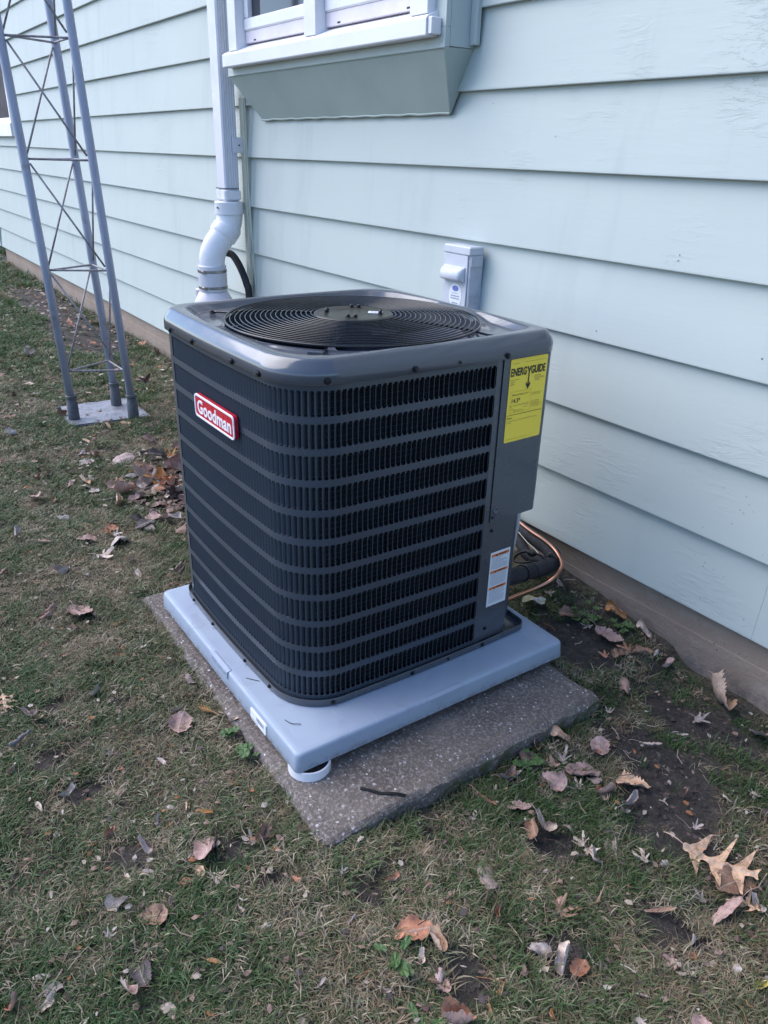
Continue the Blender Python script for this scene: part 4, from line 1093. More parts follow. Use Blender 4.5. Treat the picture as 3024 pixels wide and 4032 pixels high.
# maker's badge on side A
BX0, BX1, BZ0, BZ1 = -0.6225, -0.3780, 0.7795, 0.8415
_xa = np.linspace(-0.75, -0.27, 60); _ya = np.array([PT.at([s_of(x=x)])[0][0][1] for x in _xa]); YA = float(np.interp(-0.50, _xa, _ya)) - 0.002
bw, bh = BX1 - BX0, BZ1 - BZ0
def A_ring(w_, h_, r, d, ix, iz): return [(BX0 + ix + a, YA - d, BZ0 + iz + b) for a, b in rr_poly(w_, h_, r, 6)]
g = G(); g.loft([A_ring(bw, bh, 0.013, 0.0, 0, 0), A_ring(bw, bh, 0.013, 0.0095, 0, 0), A_ring(bw - 0.002, bh - 0.002, 0.012, 0.0108, 0.001, 0.001)], cap=True)
bd = g.obj('maker_badge', MT['red'], ac)
g = G(); g.loft([A_ring(bw, bh, 0.013, 0.0100, 0, 0), A_ring(bw - 0.0015, bh - 0.0015, 0.0122, 0.0124, 0.00075, 0.00075), A_ring(bw - 0.010, bh - 0.010, 0.009, 0.0124, 0.005, 0.005), A_ring(bw - 0.0112, bh - 0.0112, 0.0085, 0.0106, 0.0056, 0.0056)])
g.obj('badge_rim', MT['badge_white'], bd)
V, F = fit_text('Goodman', bw - 0.036, 0.0365, bold=0.022, extrude=0.02, spacing=1.02)
zmn, zmx = V[:, 2].min(), V[:, 2].max()
V = [(BX0 + 0.018 + a[0], YA - 0.0105 - (a[2] - zmn) / (zmx - zmn) * 0.0014, BZ0 + 0.0125 + a[1]) for a in V]
obj('badge_lettering', V, F, MT['badge_white'], bd)

# ---- refrigerant lines and whip
cu = [(-0.75, 1.29, 0.205), (-0.60, 1.235, 0.212), (-0.499, 1.205, 0.212), (-0.432, 1.186, 0.217), (-0.365, 1.168, 0.224), (-0.302, 1.145, 0.230), (-0.252, 1.125, 0.226), (-0.208, 1.097, 0.219), (-0.192, 1.070, 0.210), (-0.176, 1.034, 0.207), (-0.180, 1.002, 0.192), (-0.194, 0.950, 0.176), (-0.199, 0.900, 0.171), (-0.200, 0.850, 0.169), (-0.200, 0.78, 0.17)]
tag(G().tube(spline(cu, 6), 0.0056, 12).obj('copper_line', MT['copper'], loc=(-0.2, 0.9, 0.17), smooth=True), 'bare shiny copper pipe looping from the air conditioner back to the wall foundation', 'copper pipe')
ho = [(-0.78, 1.30, 0.185), (-0.60, 1.235, 0.188), (-0.508, 1.215, 0.186), (-0.442, 1.205, 0.184), (-0.370, 1.185, 0.192), (-0.303, 1.155, 0.196), (-0.262, 1.115, 0.198), (-0.246, 1.070, 0.203), (-0.232, 1.010, 0.214), (-0.222, 0.935, 0.228), (-0.206, 0.86, 0.242), (-0.200, 0.78, 0.25)]
hs = spline(ho, 6)
hl = thing('insulated_line', (-0.2, 0.9, 0.24), 'thick black foam insulated pipe bending from the air conditioner back to the house foundation', 'insulated pipe')
G().tube(hs, [0.0255 + 0.0012 * math.sin(i * 0.9) for i in range(len(hs))], 20).obj('insulation', MT['black_foam'], hl, smooth=True)
for i in (50, 54, 38):
    G().tube([hs[i - 1].lerp(hs[i], 0.6), hs[i], hs[i].lerp(hs[i + 1], 0.4)], 0.0280, 20).obj('black_tie', MT['black_plastic'], hl, smooth=True, auto=40)
G().tube(spline([(-0.53, 1.19, 0.172), (-0.46, 1.165, 0.160), (-0.42, 1.150, 0.150), (-0.37, 1.140, 0.155), (-0.33, 1.125, 0.172), (-0.29, 1.11, 0.185)], 6), [0.016 + 0.006 * math.sin(i * 0.11) for i in range(31)], 12).obj('wrapped_bundle', MT['black_foam'], hl, smooth=True)
G().tube(spline([(-0.50, 1.185, 0.190), (-0.44, 1.17, 0.180), (-0.38, 1.155, 0.178), (-0.325, 1.12, 0.186), (-0.300, 1.10, 0.183), (-0.296, 1.10, 0.165)], 6), 0.0019, 6).obj('pale_wire', MT['cream'], hl, smooth=True)
G().tube(spline([(-0.245, 1.06, 0.228), (-0.275, 1.05, 0.240), (-0.32, 1.04, 0.232), (-0.352, 1.03, 0.205), (-0.345, 1.02, 0.190), (-0.31, 1.02, 0.20), (-0.28, 1.03, 0.215)], 6), 0.0038, 7).obj('strap_tail', MT['black_plastic'], hl, smooth=True)
G().box(-0.305, -0.280, 1.03, 1.055, 0.228, 0.246, 0.004).obj('strap_buckle', MT['black_plastic'], hl)
G().lathe([(0.008, 0), (0.009, 0.010), (0.006, 0.018), (0.001, 0.019)], (-0.262, 1.10, 0.218), 10).obj('tie_knob', MT['black_plastic'], hl, smooth=True)
wp = spline([(-0.235, 0.895, 0.56), (-0.236, 0.898, 0.42), (-0.240, 0.897, 0.37), (-0.247, 0.895, 0.30), (-0.258, 0.890, 0.24), (-0.275, 0.885, 0.18), (-0.31, 0.875, 0.125)], 14)
tag(G().tube(wp, [0.0088 + 0.0008 * (i % 2) for i in range(len(wp))], 14).obj('conduit_whip', MT['box_side'], loc=(-0.24, 0.9, 0.5), smooth=True), 'light grey ribbed flexible conduit hanging behind the lower corner of the air conditioner', 'conduit')

# wrapper scrap
g = G(); n = 7; V = []
for j in range(n):
    for i in range(n):
        u, v = i / (n - 1) - 0.5, j / (n - 1) - 0.5
        V.append((-0.275 + 0.055 * u + 0.040 * v, 1.060 + 0.050 * u - 0.050 * v, 0.068 + 0.030 * (v * 0.6 - abs(u) * 0.5) + 0.005 * math.sin(u * 9 + v * 4)))
F = [(j * n + i, j * n + i + 1, (j + 1) * n + i + 1, (j + 1) * n + i) for j in range(n - 1) for i in range(n - 1)]
m = M('faded_wrapper', (0.42, 0.40, 0.24), 0.5); m.mix(m.ramp(m.noise(40, 3), 0.48, 0.52), (0.40, 0.44, 0.52)); m.bump(m.noise(80, 4), 0.6, 0.003)
tag(obj('paper_scrap', V, F, m.m, loc=(-0.275, 1.06, 0.05)), 'crumpled faded yellow and blue paper scrap standing on bare soil behind the grey pad', 'paper scrap')
# black strap on the slab
pts = spline([(0.100, 0.118, 0.0325), (0.118, 0.133, 0.0332), (0.140, 0.150, 0.0330), (0.158, 0.174, 0.0345), (0.180, 0.196, 0.0335)], 5)
g = G(); g.loft([[(p.x - 0.0028, p.y + 0.0028, p.z), (p.x + 0.0028, p.y - 0.0028, p.z), (p.x + 0.0028, p.y - 0.0028, p.z + 0.0016), (p.x - 0.0028, p.y + 0.0028, p.z + 0.0016)] for p in pts], cap=True)
tag(g.obj('cable_tie', MT['black_plastic'], loc=(0.14, 0.15, 0.033)), 'cut black cable tie lying on the bare corner of the concrete slab', 'cable tie')
for (x, y, w_) in ((0.050, 0.300, 0.0), (0.03, 0.275, 1.2)):
    pass

# ================================================================== LEAVES
LC = {'mauve': (0.42, 0.265, 0.235), 'grey': (0.45, 0.37, 0.345), 'beige': (0.56, 0.44, 0.365), 'tan': (0.66, 0.41, 0.26), 'rust': (0.48, 0.20, 0.11), 'brown': (0.28, 0.155, 0.10),
      'orange': (0.48, 0.20, 0.05), 'yellow': (0.50, 0.40, 0.08), 'maroon': (0.11, 0.035, 0.04), 'charcoal': (0.075, 0.062, 0.066), 'olive': (0.27, 0.25, 0.16)}
m = M('dry_leaf', (0.3, 0.2, 0.15), 0.7)
oi = m.N('ShaderNodeObjectInfo'); m.mix(1.0, oi.outputs['Color'])
tco = m.N('ShaderNodeTexCoord').outputs['UV']; m_tc = m.tc
sep = m.N('ShaderNodeSeparateXYZ'); m.L(tco, sep.inputs[0])
au = m.mul(m.mul(sep.outputs[0], 0.5, 'SUBTRACT'), 0.0, 'ADD'); ab = m.mul(au, 0.0, 'ABSOLUTE')
mid = m.ramp(ab, 0.010, 0.028, 1, 0)
ph = m.mul(m.mul(sep.outputs[1], m.mul(ab, -0.9), 'ADD'), 58.0); sv_ = m.mul(ph, 0.0, 'SINE'); side = m.ramp(sv_, 0.86, 0.98)
vein = m.mul(mid, m.mul(side, 0.55), 'MAXIMUM')
m.mix(m.mul(m.ramp(m.noise(55, 4, 0.7), 0.4, 0.68), 0.55), (0.09, 0.055, 0.045), 'MIX')
m.mix(m.mul(vein, 0.45), (0.42, 0.34, 0.28))
bk = m.N('ShaderNodeNewGeometry').outputs['Backfacing']; m.mix(m.mul(bk, 0.35), (0.42, 0.38, 0.37))
m.bump(vein, 0.5, 0.0012); m.bump(m.noise(120, 4), 0.5, 0.0015)
m.b.inputs['Subsurface Weight'].default_value = 0.0
MT['leaf'] = m.m

def leaf_mesh(kind, seed):
    r = random.Random(seed); nl = 22; cols = 8; V = []; UV = []; F = []
    ang = [r.uniform(0, 6.28) for _ in range(6)]
    if kind == 'maple':
        n = 72; V.append((0, 0.0)); UV.append((0.5, 0.4)); rings = 4; P = []
        lob = [(90, 0.56, 22), (38, 0.50, 19), (142, 0.50, 19), (-12, 0.33, 18), (192, 0.33, 18)]
        for k in range(n):
            a = 360 * k / n; rad = 0.15
            for c, R_, w in lob:
                d = abs((a - c + 180) % 360 - 180); rad = max(rad, R_ * max(0, 1 - (d / w) ** 1.3 * 0.72) + (0.03 * (1 if (k % 4 < 2) else -1) if d < w else 0))
            P.append((rad * r.uniform(0.93, 1.05) * math.cos(math.radians(a)), rad * math.sin(math.radians(a))))
        for j in range(1, rings + 1):
            for x, y in P: V.append((x * j / rings, y * j / rings)); UV.append((0.5 + x * j / rings, 0.4 + y * j / rings))
        for k in range(n): F.append((0, 1 + k, 1 + (k + 1) % n))
        for j in range(rings - 1):
            for k in range(n): F.append((1 + j * n + k, 1 + (j + 1) * n + k, 1 + (j + 1) * n + (k + 1) % n, 1 + j * n + (k + 1) % n))
    else:
        if kind == 'oak': nl = 60
        if kind == 'narrow': nl = 16
        skew = r.uniform(-0.06, 0.06)
        for i in range(nl + 1):
            t = i / nl
            if kind == 'oval' or kind == 'curled':
                w = 0.34 * math.sin(math.pi * t ** 0.82) ** 0.62 * (1 + 0.05 * (1 if i % 2 else -1) * (0.1 < t < 0.9)); 
                if t > 0.9: w *= 0.8
            elif kind == 'narrow': w = 0.12 * math.sin(math.pi * t) ** 0.7 * (1 + 0.08 * r.uniform(-1, 1))
            else:
                s_ = (t * 3.4) % 1.0; env = 0.42 * math.sin(math.pi * min(1, t * 0.92 + 0.06)) ** 0.5
                w = 0.045 + env * max(0.0, 1 - abs(s_ - 0.55) / 0.30) ** 1.1 * (0.75 if t > 0.85 else 1)
            rl_, rr2 = r.uniform(0.86, 1.1), r.uniform(0.86, 1.1)
            if kind == 'oak': rl_ = rr2 = 1.0
            for c in range(cols + 1):
                u = c / cols * 2 - 1; lift = 0.0
                if kind == 'oak': lift = 0.16 * abs(u) * (w / 0.4)
                ww = w * (1 + (0.06 * math.sin(t * 31 + ang[0]) if u < 0 else 0.06 * math.sin(t * 27 + ang[1])))
                ww *= (rl_ if u < 0 else rr2) if abs(u) > 0.8 else 1.0
                V.append((u * ww + skew * math.sin(math.pi * t), t - 0.5 + lift)); UV.append((0.5 + u * ww, t))
        for i in range(nl):
            for c in range(cols): a = i * (cols + 1) + c; F.append((a, a + 1, a + cols + 2, a + cols + 1))
    # shape it in depth
    out = []
    cup = {'oval': 2.2, 'maple': 2.6, 'oak': 1.0, 'narrow': 7, 'curled': 7.5}[kind] * r.uniform(0.7, 1.25); bend = r.uniform(-0.5, 0.9) if kind != 'curled' else r.uniform(0.6, 1.8)
    asym = r.uniform(-0.2, 0.2)
    for x, y in V:
        q = x + asym * (kind == 'curled'); k = cup
        X_ = math.sin(min(abs(q) * k, 2.7)) / k * (1 if q > 0 else -1) if k * abs(q) > 1e-6 else q; Zx = (1 - math.cos(min(abs(q) * k, 3.0))) / k
        Zy = bend * y * y * 0.5 + 0.035 * math.sin(y * 13 + ang[2]) * abs(x) * 3 + 0.02 * math.sin(x * 21 + ang[3]) + 0.016 * math.sin((x + y) * 34 + ang[4])
        out.append([X_, y * (1 - 0.12 * abs(bend)), Zx + Zy])
    nf = 4 if kind == 'curled' else 2; ka = {'curled': 0.55, 'maple': 0.30, 'oval': 0.14, 'oak': 0.12, 'narrow': 0.2}[kind]
    for _ in range(nf):
        th = r.uniform(0, 3.14); c0, s0, d0 = math.cos(th), math.sin(th), r.uniform(-0.22, 0.22); k0 = ka * r.uniform(0.4, 1.0) * r.choice([1, 1, -1])
        for o, (x, y) in zip(out, V): o[2] += k0 * abs(x * c0 + y * s0 - d0)
    for o in out: o[2] += 0.012 * math.sin(o[0] * 47 + ang[1]) * math.sin(o[1] * 39 + ang[2])
    # stalk
    zs_ = [o[2] for o in out]; z0_ = min(zs_)
    tail = min(out, key=lambda o: abs(o[0]) + 3 * max(0, o[1] + 0.5) + abs(o[1] + (0.5 if kind != 'maple' else 0.1)) * 2)
    for o in out: o[2] -= z0_
    b = len(out); L_ = 0.28 if kind in ('oval', 'oak', 'curled') else 0.38
    base = (0.0, (-0.06 if kind == 'maple' else tail[1]), tail[2] - 0.0 if kind != 'maple' else out[0][2])
    for i in range(5):
        t = i / 4; px, py, pz = base[0] + 0.05 * t * t * (1 if ang[5] > 3 else -1), base[1] - L_ * t, max(0.0, base[2] + 0.05 * math.sin(t * 3))
        for a in range(3): out.append([px + 0.009 * math.cos(a * 2.1), py, pz + 0.009 * math.sin(a * 2.1)]); UV.append((0.5, 0.02))
    for i in range(4):
        for a in range(3): F.append((b + i * 3 + a, b + i * 3 + (a + 1) % 3, b + (i + 1) * 3 + (a + 1) % 3, b + (i + 1) * 3 + a))
    me = bpy.data.meshes.new('fallen_leaf'); me.from_pydata([tuple(o) for o in out], [], F); me.materials.append(MT['leaf'])
    uvl = me.uv_layers.new(name='UVMap')
    li = np.zeros(len(me.loops), dtype=np.int32); me.loops.foreach_get('vertex_index', li)
    uvl.data.foreach_set('uv', np.array(UV)[li].ravel()); me.polygons.foreach_set('use_smooth', [True] * len(me.polygons))
    return me
LM = {k: [leaf_mesh(k, 100 * i + j) for j in range(nv)] for i, (k, nv) in enumerate((('oval', 5), ('curled', 9), ('maple', 6), ('oak', 2), ('narrow', 3)))}
LEAVES = [
(-0.084,1.247,0.092,'curled','orange'),(-0.016,1.141,0.112,'oval','mauve'),(0.027,1.279,0.077,'curled','beige'),(0.065,1.136,0.073,'maple','rust'),
(0.147,1.036,0.096,'curled','rust'),(0.355,1.208,0.143,'curled','tan'),(-0.168,1.125,0.080,'oval','brown'),(-0.093,1.128,0.058,'maple','grey'),
(0.199,0.700,0.066,'curled','tan'),(0.216,0.573,0.086,'oval','mauve'),(0.260,0.651,0.067,'maple','grey'),(0.288,0.770,0.075,'oval','mauve'),
(0.326,0.656,0.100,'oval','mauve'),(0.398,0.652,0.060,'curled','rust'),(0.237,0.495,0.062,'narrow','grey'),(0.257,0.386,0.060,'narrow','rust'),
(0.288,0.321,0.031,'maple','grey'),(0.290,0.552,0.046,'maple','grey'),(0.214,0.038,0.042,'curled','beige'),(0.092,-0.134,0.054,'curled','brown'),
(0.163,-0.041,0.024,'oval','beige'),(0.480,0.486,0.051,'maple','beige'),(0.529,0.473,0.061,'curled','beige'),(0.523,0.546,0.034,'oval','beige'),
(0.424,0.735,0.089,'oval','tan'),(0.358,1.098,0.063,'maple','grey'),(0.494,1.166,0.079,'oval','mauve'),(0.350,0.896,0.065,'narrow','beige'),
(0.615,0.971,0.049,'maple','grey'),(-0.290,1.140,0.057,'maple','beige'),(-0.301,1.205,0.047,'curled','beige'),(0.690,0.704,0.169,'oak','tan'),
(0.744,0.682,0.109,'oval','brown'),(0.783,0.664,0.072,'oak','tan'),(0.726,0.594,0.051,'maple','grey'),(0.772,0.608,0.114,'narrow','mauve'),
(0.806,0.670,0.049,'curled','grey'),(0.591,0.568,0.059,'maple','beige'),(0.624,0.608,0.034,'curled','beige'),(0.501,0.482,0.048,'maple','beige'),
(0.772,0.502,0.029,'oval','grey'),(0.695,0.489,0.071,'narrow','brown'),(0.622,0.204,0.062,'curled','grey'),(0.661,0.223,0.066,'curled','beige'),
(0.692,0.244,0.050,'oval','rust'),(0.785,0.417,0.050,'oval','mauve'),(0.818,0.422,0.061,'maple','beige'),(0.904,0.347,0.064,'oval','mauve'),
(0.909,0.510,0.031,'curled','yellow'),(0.825,0.257,0.043,'maple','grey'),(0.793,0.305,0.027,'narrow','grey'),(0.654,0.071,0.029,'curled','orange'),
(0.674,0.027,0.030,'narrow','orange'),(0.744,0.112,0.026,'oval','orange'),(0.653,-0.028,0.028,'curled','beige'),(0.471,0.642,0.027,'oval','grey'),
(0.595,0.753,0.035,'maple','grey'),(0.462,0.675,0.060,'curled','grey'),(0.477,0.003,0.086,'oval','rust'),(0.521,0.031,0.052,'curled','tan'),
(0.527,-0.019,0.027,'curled','beige'),(0.470,-0.026,0.027,'oval','rust'),(-0.367,-0.152,0.092,'oval','mauve'),(-0.423,-0.149,0.032,'curled','beige'),
(-1.070,-0.223,0.125,'oval','mauve'),(-1.101,-0.330,0.050,'oval','rust'),(-0.711,-0.528,0.066,'oak','tan'),(-0.615,-0.315,0.049,'curled','beige'),
(-0.611,-0.479,0.052,'curled','beige'),(-0.575,-0.462,0.036,'oval','tan'),(-0.526,-0.059,0.064,'curled','maroon'),
(-0.274,-0.068,0.031,'curled','grey'),(-0.264,-0.244,0.041,'narrow','grey'),(-0.359,-0.345,0.031,'oval','grey'),(-0.418,-0.563,0.037,'curled','beige'),
(-0.273,-0.471,0.043,'curled','beige'),(-0.271,-0.534,0.043,'narrow','beige'),(-0.090,-0.244,0.034,'oval','tan'),(-0.083,-0.315,0.033,'oval','beige'),
(-0.060,-0.300,0.028,'narrow','orange'),(-0.012,-0.364,0.052,'oval','mauve'),(0.058,-0.262,0.110,'curled','mauve'),(0.058,-0.298,0.022,'oval','beige'),
(0.084,-0.160,0.047,'maple','beige'),(0.094,-0.125,0.052,'curled','brown'),(0.035,-0.425,0.032,'narrow','beige'),(0.099,-0.467,0.050,'curled','beige'),
(0.146,-0.498,0.035,'maple','grey'),(0.147,-0.368,0.028,'oval','grey'),(0.238,-0.267,0.035,'curled','beige'),(0.294,-0.235,0.032,'oval','beige'),
(0.297,-0.492,0.051,'oval','mauve'),(0.260,-0.470,0.056,'oval','charcoal'),(0.202,-0.614,0.032,'oval','grey'),(0.223,-0.629,0.041,'curled','beige'),
(0.199,-0.684,0.041,'oval','rust'),(0.233,-0.521,0.025,'narrow','orange'),(0.314,-0.349,0.029,'narrow','orange'),(0.349,-0.453,0.028,'oval','beige'),
(-0.523,-0.516,0.068,'curled','charcoal'),(-0.103,-0.418,0.031,'oval','rust'),(-0.103,-0.462,0.028,'oval','orange'),(0.099,-0.292,0.031,'oval','tan'),
(0.111,-0.328,0.026,'oval','rust'),(0.045,-0.382,0.027,'narrow','grey'),(0.165,-0.626,0.032,'narrow','beige'),(-2.352,0.318,0.140,'oval','mauve'),
(-2.419,0.157,0.094,'oval','grey'),(-2.474,0.223,0.074,'curled','rust'),(-2.078,0.197,0.125,'oval','mauve'),(-1.979,0.227,0.099,'maple','orange'),
(-2.509,0.506,0.098,'oval','mauve'),(-2.115,0.385,0.133,'oval','rust'),(-2.266,0.524,0.098,'maple','orange'),(-2.338,0.595,0.068,'oval','orange'),
(-2.009,0.311,0.100,'oval','grey'),(-1.928,0.373,0.108,'narrow','olive'),(-1.879,0.293,0.102,'oval','olive'),(-1.856,0.370,0.093,'oval','charcoal'),
(-2.128,0.478,0.114,'oval','mauve'),(-1.756,0.295,0.090,'oval','mauve'),(-1.721,0.325,0.067,'oval','brown'),(-1.760,0.382,0.059,'oval','orange'),
(-1.862,0.149,0.087,'curled','tan'),(-1.927,0.135,0.079,'narrow','beige'),(-2.233,0.144,0.070,'curled','grey'),(-2.181,0.100,0.069,'curled','tan'),
(-2.073,0.091,0.072,'oval','grey'),(-2.547,0.176,0.064,'curled','grey'),(-1.640,0.218,0.082,'oval','mauve'),(-1.571,0.246,0.068,'oval','mauve'),
(-1.548,0.292,0.051,'curled','grey'),(-1.632,0.155,0.069,'oval','charcoal'),(-1.585,-0.064,0.088,'oval','mauve'),(-1.413,-0.060,0.120,'maple','beige'),
(-1.522,0.163,0.033,'oval','grey'),(-1.564,0.040,0.054,'oval','grey'),(-1.317,0.019,0.039,'oval','rust'),(-1.630,0.051,0.060,'oval','rust'),
(-2.909,0.506,0.083,'oval','tan'),(-2.926,0.414,0.077,'narrow','brown'),(-3.237,0.256,0.093,'curled','brown'),(-1.152,0.146,0.083,'curled','mauve'),
(-1.442,0.277,0.054,'curled','brown'),(-1.362,-0.211,0.066,'curled','beige'),(-1.199,0.012,0.038,'curled','beige'),
(-2.025,-0.083,0.052,'curled','brown'),(-1.849,-0.081,0.058,'oval','grey'),(-2.372,0.447,0.121,'narrow','brown'),
(-2.253,0.459,0.112,'oval','charcoal'),(-2.023,0.385,0.096,'curled','mauve'),(-2.228,0.357,0.091,'oval','brown'),
(-1.983,0.430,0.086,'oval','charcoal'),(-1.918,0.328,0.080,'curled','beige'),(-1.872,0.227,0.092,'oval','mauve'),
(-2.131,0.291,0.074,'oval','charcoal'),(-2.077,-0.149,0.104,'oval','mauve'),(-1.726,-0.285,0.065,'curled','grey'),
(-1.640,-0.206,0.055,'curled','rust'),(-2.984,-0.077,0.082,'curled','grey'),(-3.312,-0.026,0.081,'oval','brown'),(-3.991,0.218,0.093,'oval','beige'),
(-9.915,1.384,0.176,'curled','orange'),(-1.135,-0.304,0.047,'curled','rust'),(-1.266,-0.242,0.057,'narrow','beige'),
(-0.983,-0.269,0.042,'oval','brown'),(-4.163,1.247,0.092,'curled','rust'),(-0.301,-0.036,0.026,'oval','tan'),(-4.489,1.246,0.105,'curled','brown'),
(-4.810,1.241,0.101,'oval','rust'),(-3.941,1.107,0.073,'oval','beige'),(-4.807,0.658,0.091,'oval','grey'),(-4.786,0.393,0.106,'curled','beige'),
(-5.812,0.948,0.115,'curled','rust'),(-5.264,0.631,0.088,'oval','brown'),(-3.799,0.819,0.106,'narrow','brown'),(-3.625,0.872,0.089,'curled','maroon'),
(-3.555,0.668,0.081,'oval','beige'),(-3.691,0.085,0.088,'curled','maroon'),(-2.714,0.242,0.056,'narrow','tan'),(-1.469,-0.383,0.044,'curled','rust'),
(-0.095,-0.123,0.021,'oval','orange'),(0.233,-0.130,0.026,'oval','rust'),(0.267,-0.035,0.028,'oval','grey'),(0.337,0.049,0.031,'oval','rust'),
(0.381,-0.084,0.025,'oval','beige'),(0.380,-0.194,0.022,'narrow','beige'),(0.541,-0.115,0.026,'oval','beige'),(0.461,-0.205,0.024,'curled','grey'),
(0.510,0.250,0.024,'oval','brown'),(0.682,0.355,0.031,'oval','brown'),(0.858,0.513,0.034,'curled','beige'),(0.585,0.898,0.034,'curled','beige'),
(0.512,0.814,0.037,'oval','brown'),(0.164,1.201,0.050,'oval','mauve'),(0.117,1.217,0.041,'curled','grey'),(0.371,1.008,0.037,'narrow','beige'),
(0.192,0.913,0.034,'oval','beige'),
]
WORD = {'oval': ('broad', 'flat'), 'curled': ('curled', 'crumpled'), 'maple': ('lobed', 'spiky'), 'oak': ('pointed oak', 'many-pointed'), 'narrow': ('narrow', 'rolled')}
CWORD = {'mauve': 'mauve brown', 'grey': 'pale grey', 'beige': 'pale beige', 'tan': 'light tan', 'rust': 'rusty red', 'brown': 'dull brown', 'orange': 'bright orange', 'yellow': 'yellow', 'maroon': 'dark maroon', 'charcoal': 'nearly black', 'olive': 'pale olive'}
def place_of(x, y):
    if x > -0.55 and y > 0.98: return 'at the foundation beyond the pad'
    if x > 0.15 and y > 0.45: return 'on soil between slab and foundation'
    if x > 0.62: return 'in the lower right corner'
    if x > 0.30: return 'on the lawn right of the slab'
    if x > 0.15 and y > 0.1: return 'against the slab\'s right edge'
    if x > -0.10 and y < -0.02: return 'in front of the slab corner'
    if x < -4.6: return 'far back beyond the tower'
    if x < -2.75 and y > 0.62: return 'between tower and foundation'
    if x < -2.75: return 'near the tower foot'
    if x < -1.75 and y > 0.30: return 'in the pile left of the unit'
    if x < -1.75: return 'on the lawn left of the pile'
    if x < -1.0: return 'beside the pad\'s far left end'
    if y > -0.25: return 'along the left side of the pad'
    if x < -0.35: return 'in the lower left corner'
    return 'in the bottom foreground'
cnt = {}
rr = random.Random(21)
def put_leaf(x, y, s, kind, c, extra_z=0.0):
    s = max(s * (1.1 if s < 0.07 else 1.0), 0.022)
    if s < 0.060 and kind == 'oval' and rr.random() < 0.75: kind = rr.choice(['curled', 'curled', 'maple'])
    me = rr.choice(LM[kind]); o = bpy.data.objects.new('fallen_leaf', me); COL.objects.link(o)
    y = min(y, YW - 0.02)
    on_slab = (-1.0 < x < 0.17 and 0.0 < y < 0.85)
    z = 0.0305 if on_slab else float(gz(x, y)) + 0.007 + extra_z
    o.location = (x, y, z); o.rotation_euler = (rr.uniform(-.2, .2), rr.uniform(-.2, .2), rr.uniform(0, 6.28)); o.scale = (s * rr.uniform(0.9, 1.15), s, s)
    if kind in ('curled', 'oval') and rr.random() < 0.3: o.rotation_euler[0] += rr.choice([math.pi, 0.5]); o.location.z += 0.18 * s
    b = LC[c]; k = rr.uniform(0.8, 1.2); o.color = (b[0] * k, b[1] * k, b[2] * k, 1)
    size = 'tiny' if s < 0.032 else 'small' if s < 0.052 else 'medium' if s < 0.085 else 'large'
    w1 = WORD[kind][0]; pl_ = place_of(x, y)
    lab = '%s %s %s leaf %s' % (size, CWORD[c], w1, pl_)
    cnt.setdefault(lab, []).append(o)
    tag(o, lab, 'leaf', 'fallen leaves on the lawn')
    return o
for (x, y, s, kind, c) in LEAVES: put_leaf(x, y, s, kind, c)
for (cx_, cy_, n_l, sp_) in ((0.29, 0.62, 8, 0.06), (0.36, 0.45, 5, 0.06), (0.52, 0.22, 4, 0.05), (0.60, -0.02, 4, 0.03), (0.13, -0.33, 3, 0.04), (0.05, 1.08, 4, 0.06), (-2.3, -0.1, 5, 0.08), (-1.35, 0.25, 4, 0.06)):
    for _ in range(n_l):
        put_leaf(cx_ + rr.gauss(0, sp_), cy_ + rr.gauss(0, sp_), rr.uniform(0.035, 0.075), rr.choice(['curled', 'curled', 'maple', 'oval']), rr.choice(['beige', 'mauve', 'mauve', 'rust', 'brown', 'brown']))
# the pile lying against the left side of the unit is several leaves deep
for i in range(60):
    x = rr.gauss(-1.86, 0.17); y = 0.52 + rr.gauss(0, 0.16) - 0.25 * (x + 1.95)
    if -1.0 < x or y > 0.9: continue
    put_leaf(x, y, rr.uniform(0.085, 0.14), rr.choice(['oval', 'curled', 'curled', 'maple']), rr.choice(['mauve', 'rust', 'brown', 'brown', 'mauve', 'rust', 'beige', 'orange', 'charcoal']), rr.uniform(0, 0.02))
for i in range(2):
    x = rr.uniform(-9.5, -3.6); y = rr.choice([rr.uniform(-0.3, 1.2), rr.uniform(0.8, 1.24)])
    put_leaf(x, y, rr.uniform(0.06, 0.11), rr.choice(['oval', 'curled', 'curled']), rr.choice(['rust', 'brown', 'mauve', 'beige', 'orange', 'grey', 'rust']))
ORDN = ['first', 'second', 'third', 'fourth', 'fifth', 'sixth', 'seventh', 'eighth', 'ninth', 'tenth', 'eleventh', 'twelfth']
def across(o):
    d = Vector(o.location) - Vector((1.2758, -0.6627, 1.4224)); return d.dot(Vector(_r)) / max(d.dot(Vector(_f)), 0.01)
for lab, os_ in cnt.items():
    if len(os_) > 1:
        for k, o in enumerate(sorted(os_, key=across)):
            o['label'] = lab + (', leftmost such' if k == 0 else ', rightmost such' if k == len(os_) - 1 else ', %s such from left' % ORDN[min(k, 11)])

# cedar sprigs
def sprig(x, y, a, L_, col, lab):
    g = G(); rr = random.Random(int(x * 1000)); c_, s_ = math.cos(a), math.sin(a); z = float(gz(x, y)) + 0.020
    pts = [(x + c_ * L_ * t, y + s_ * L_ * t, z + 0.004 * math.sin(t * 4)) for t in np.linspace(0, 1, 7)]
    g.tube(pts, [0.0016, 0.0015, 0.0014, 0.0013, 0.0012, 0.001, 0.0008], 5)
    for k in range(9):
        t = 0.35 + 0.07 * k; b_ = a + (0.5 if k % 2 else -0.5); l_ = L_ * (0.32 - 0.02 * k); px, py = x + c_ * L_ * t, y + s_ * L_ * t
        g.tube([(px, py, z), (px + l_ * math.cos(b_), py + l_ * math.sin(b_), z + 0.003)], [0.0017, 0.0010], 4)
    tag(g.obj('cedar_sprig', mat_plain('cedar_sprig', col, 0.7), loc=(x, y, z)), lab, 'sprig')
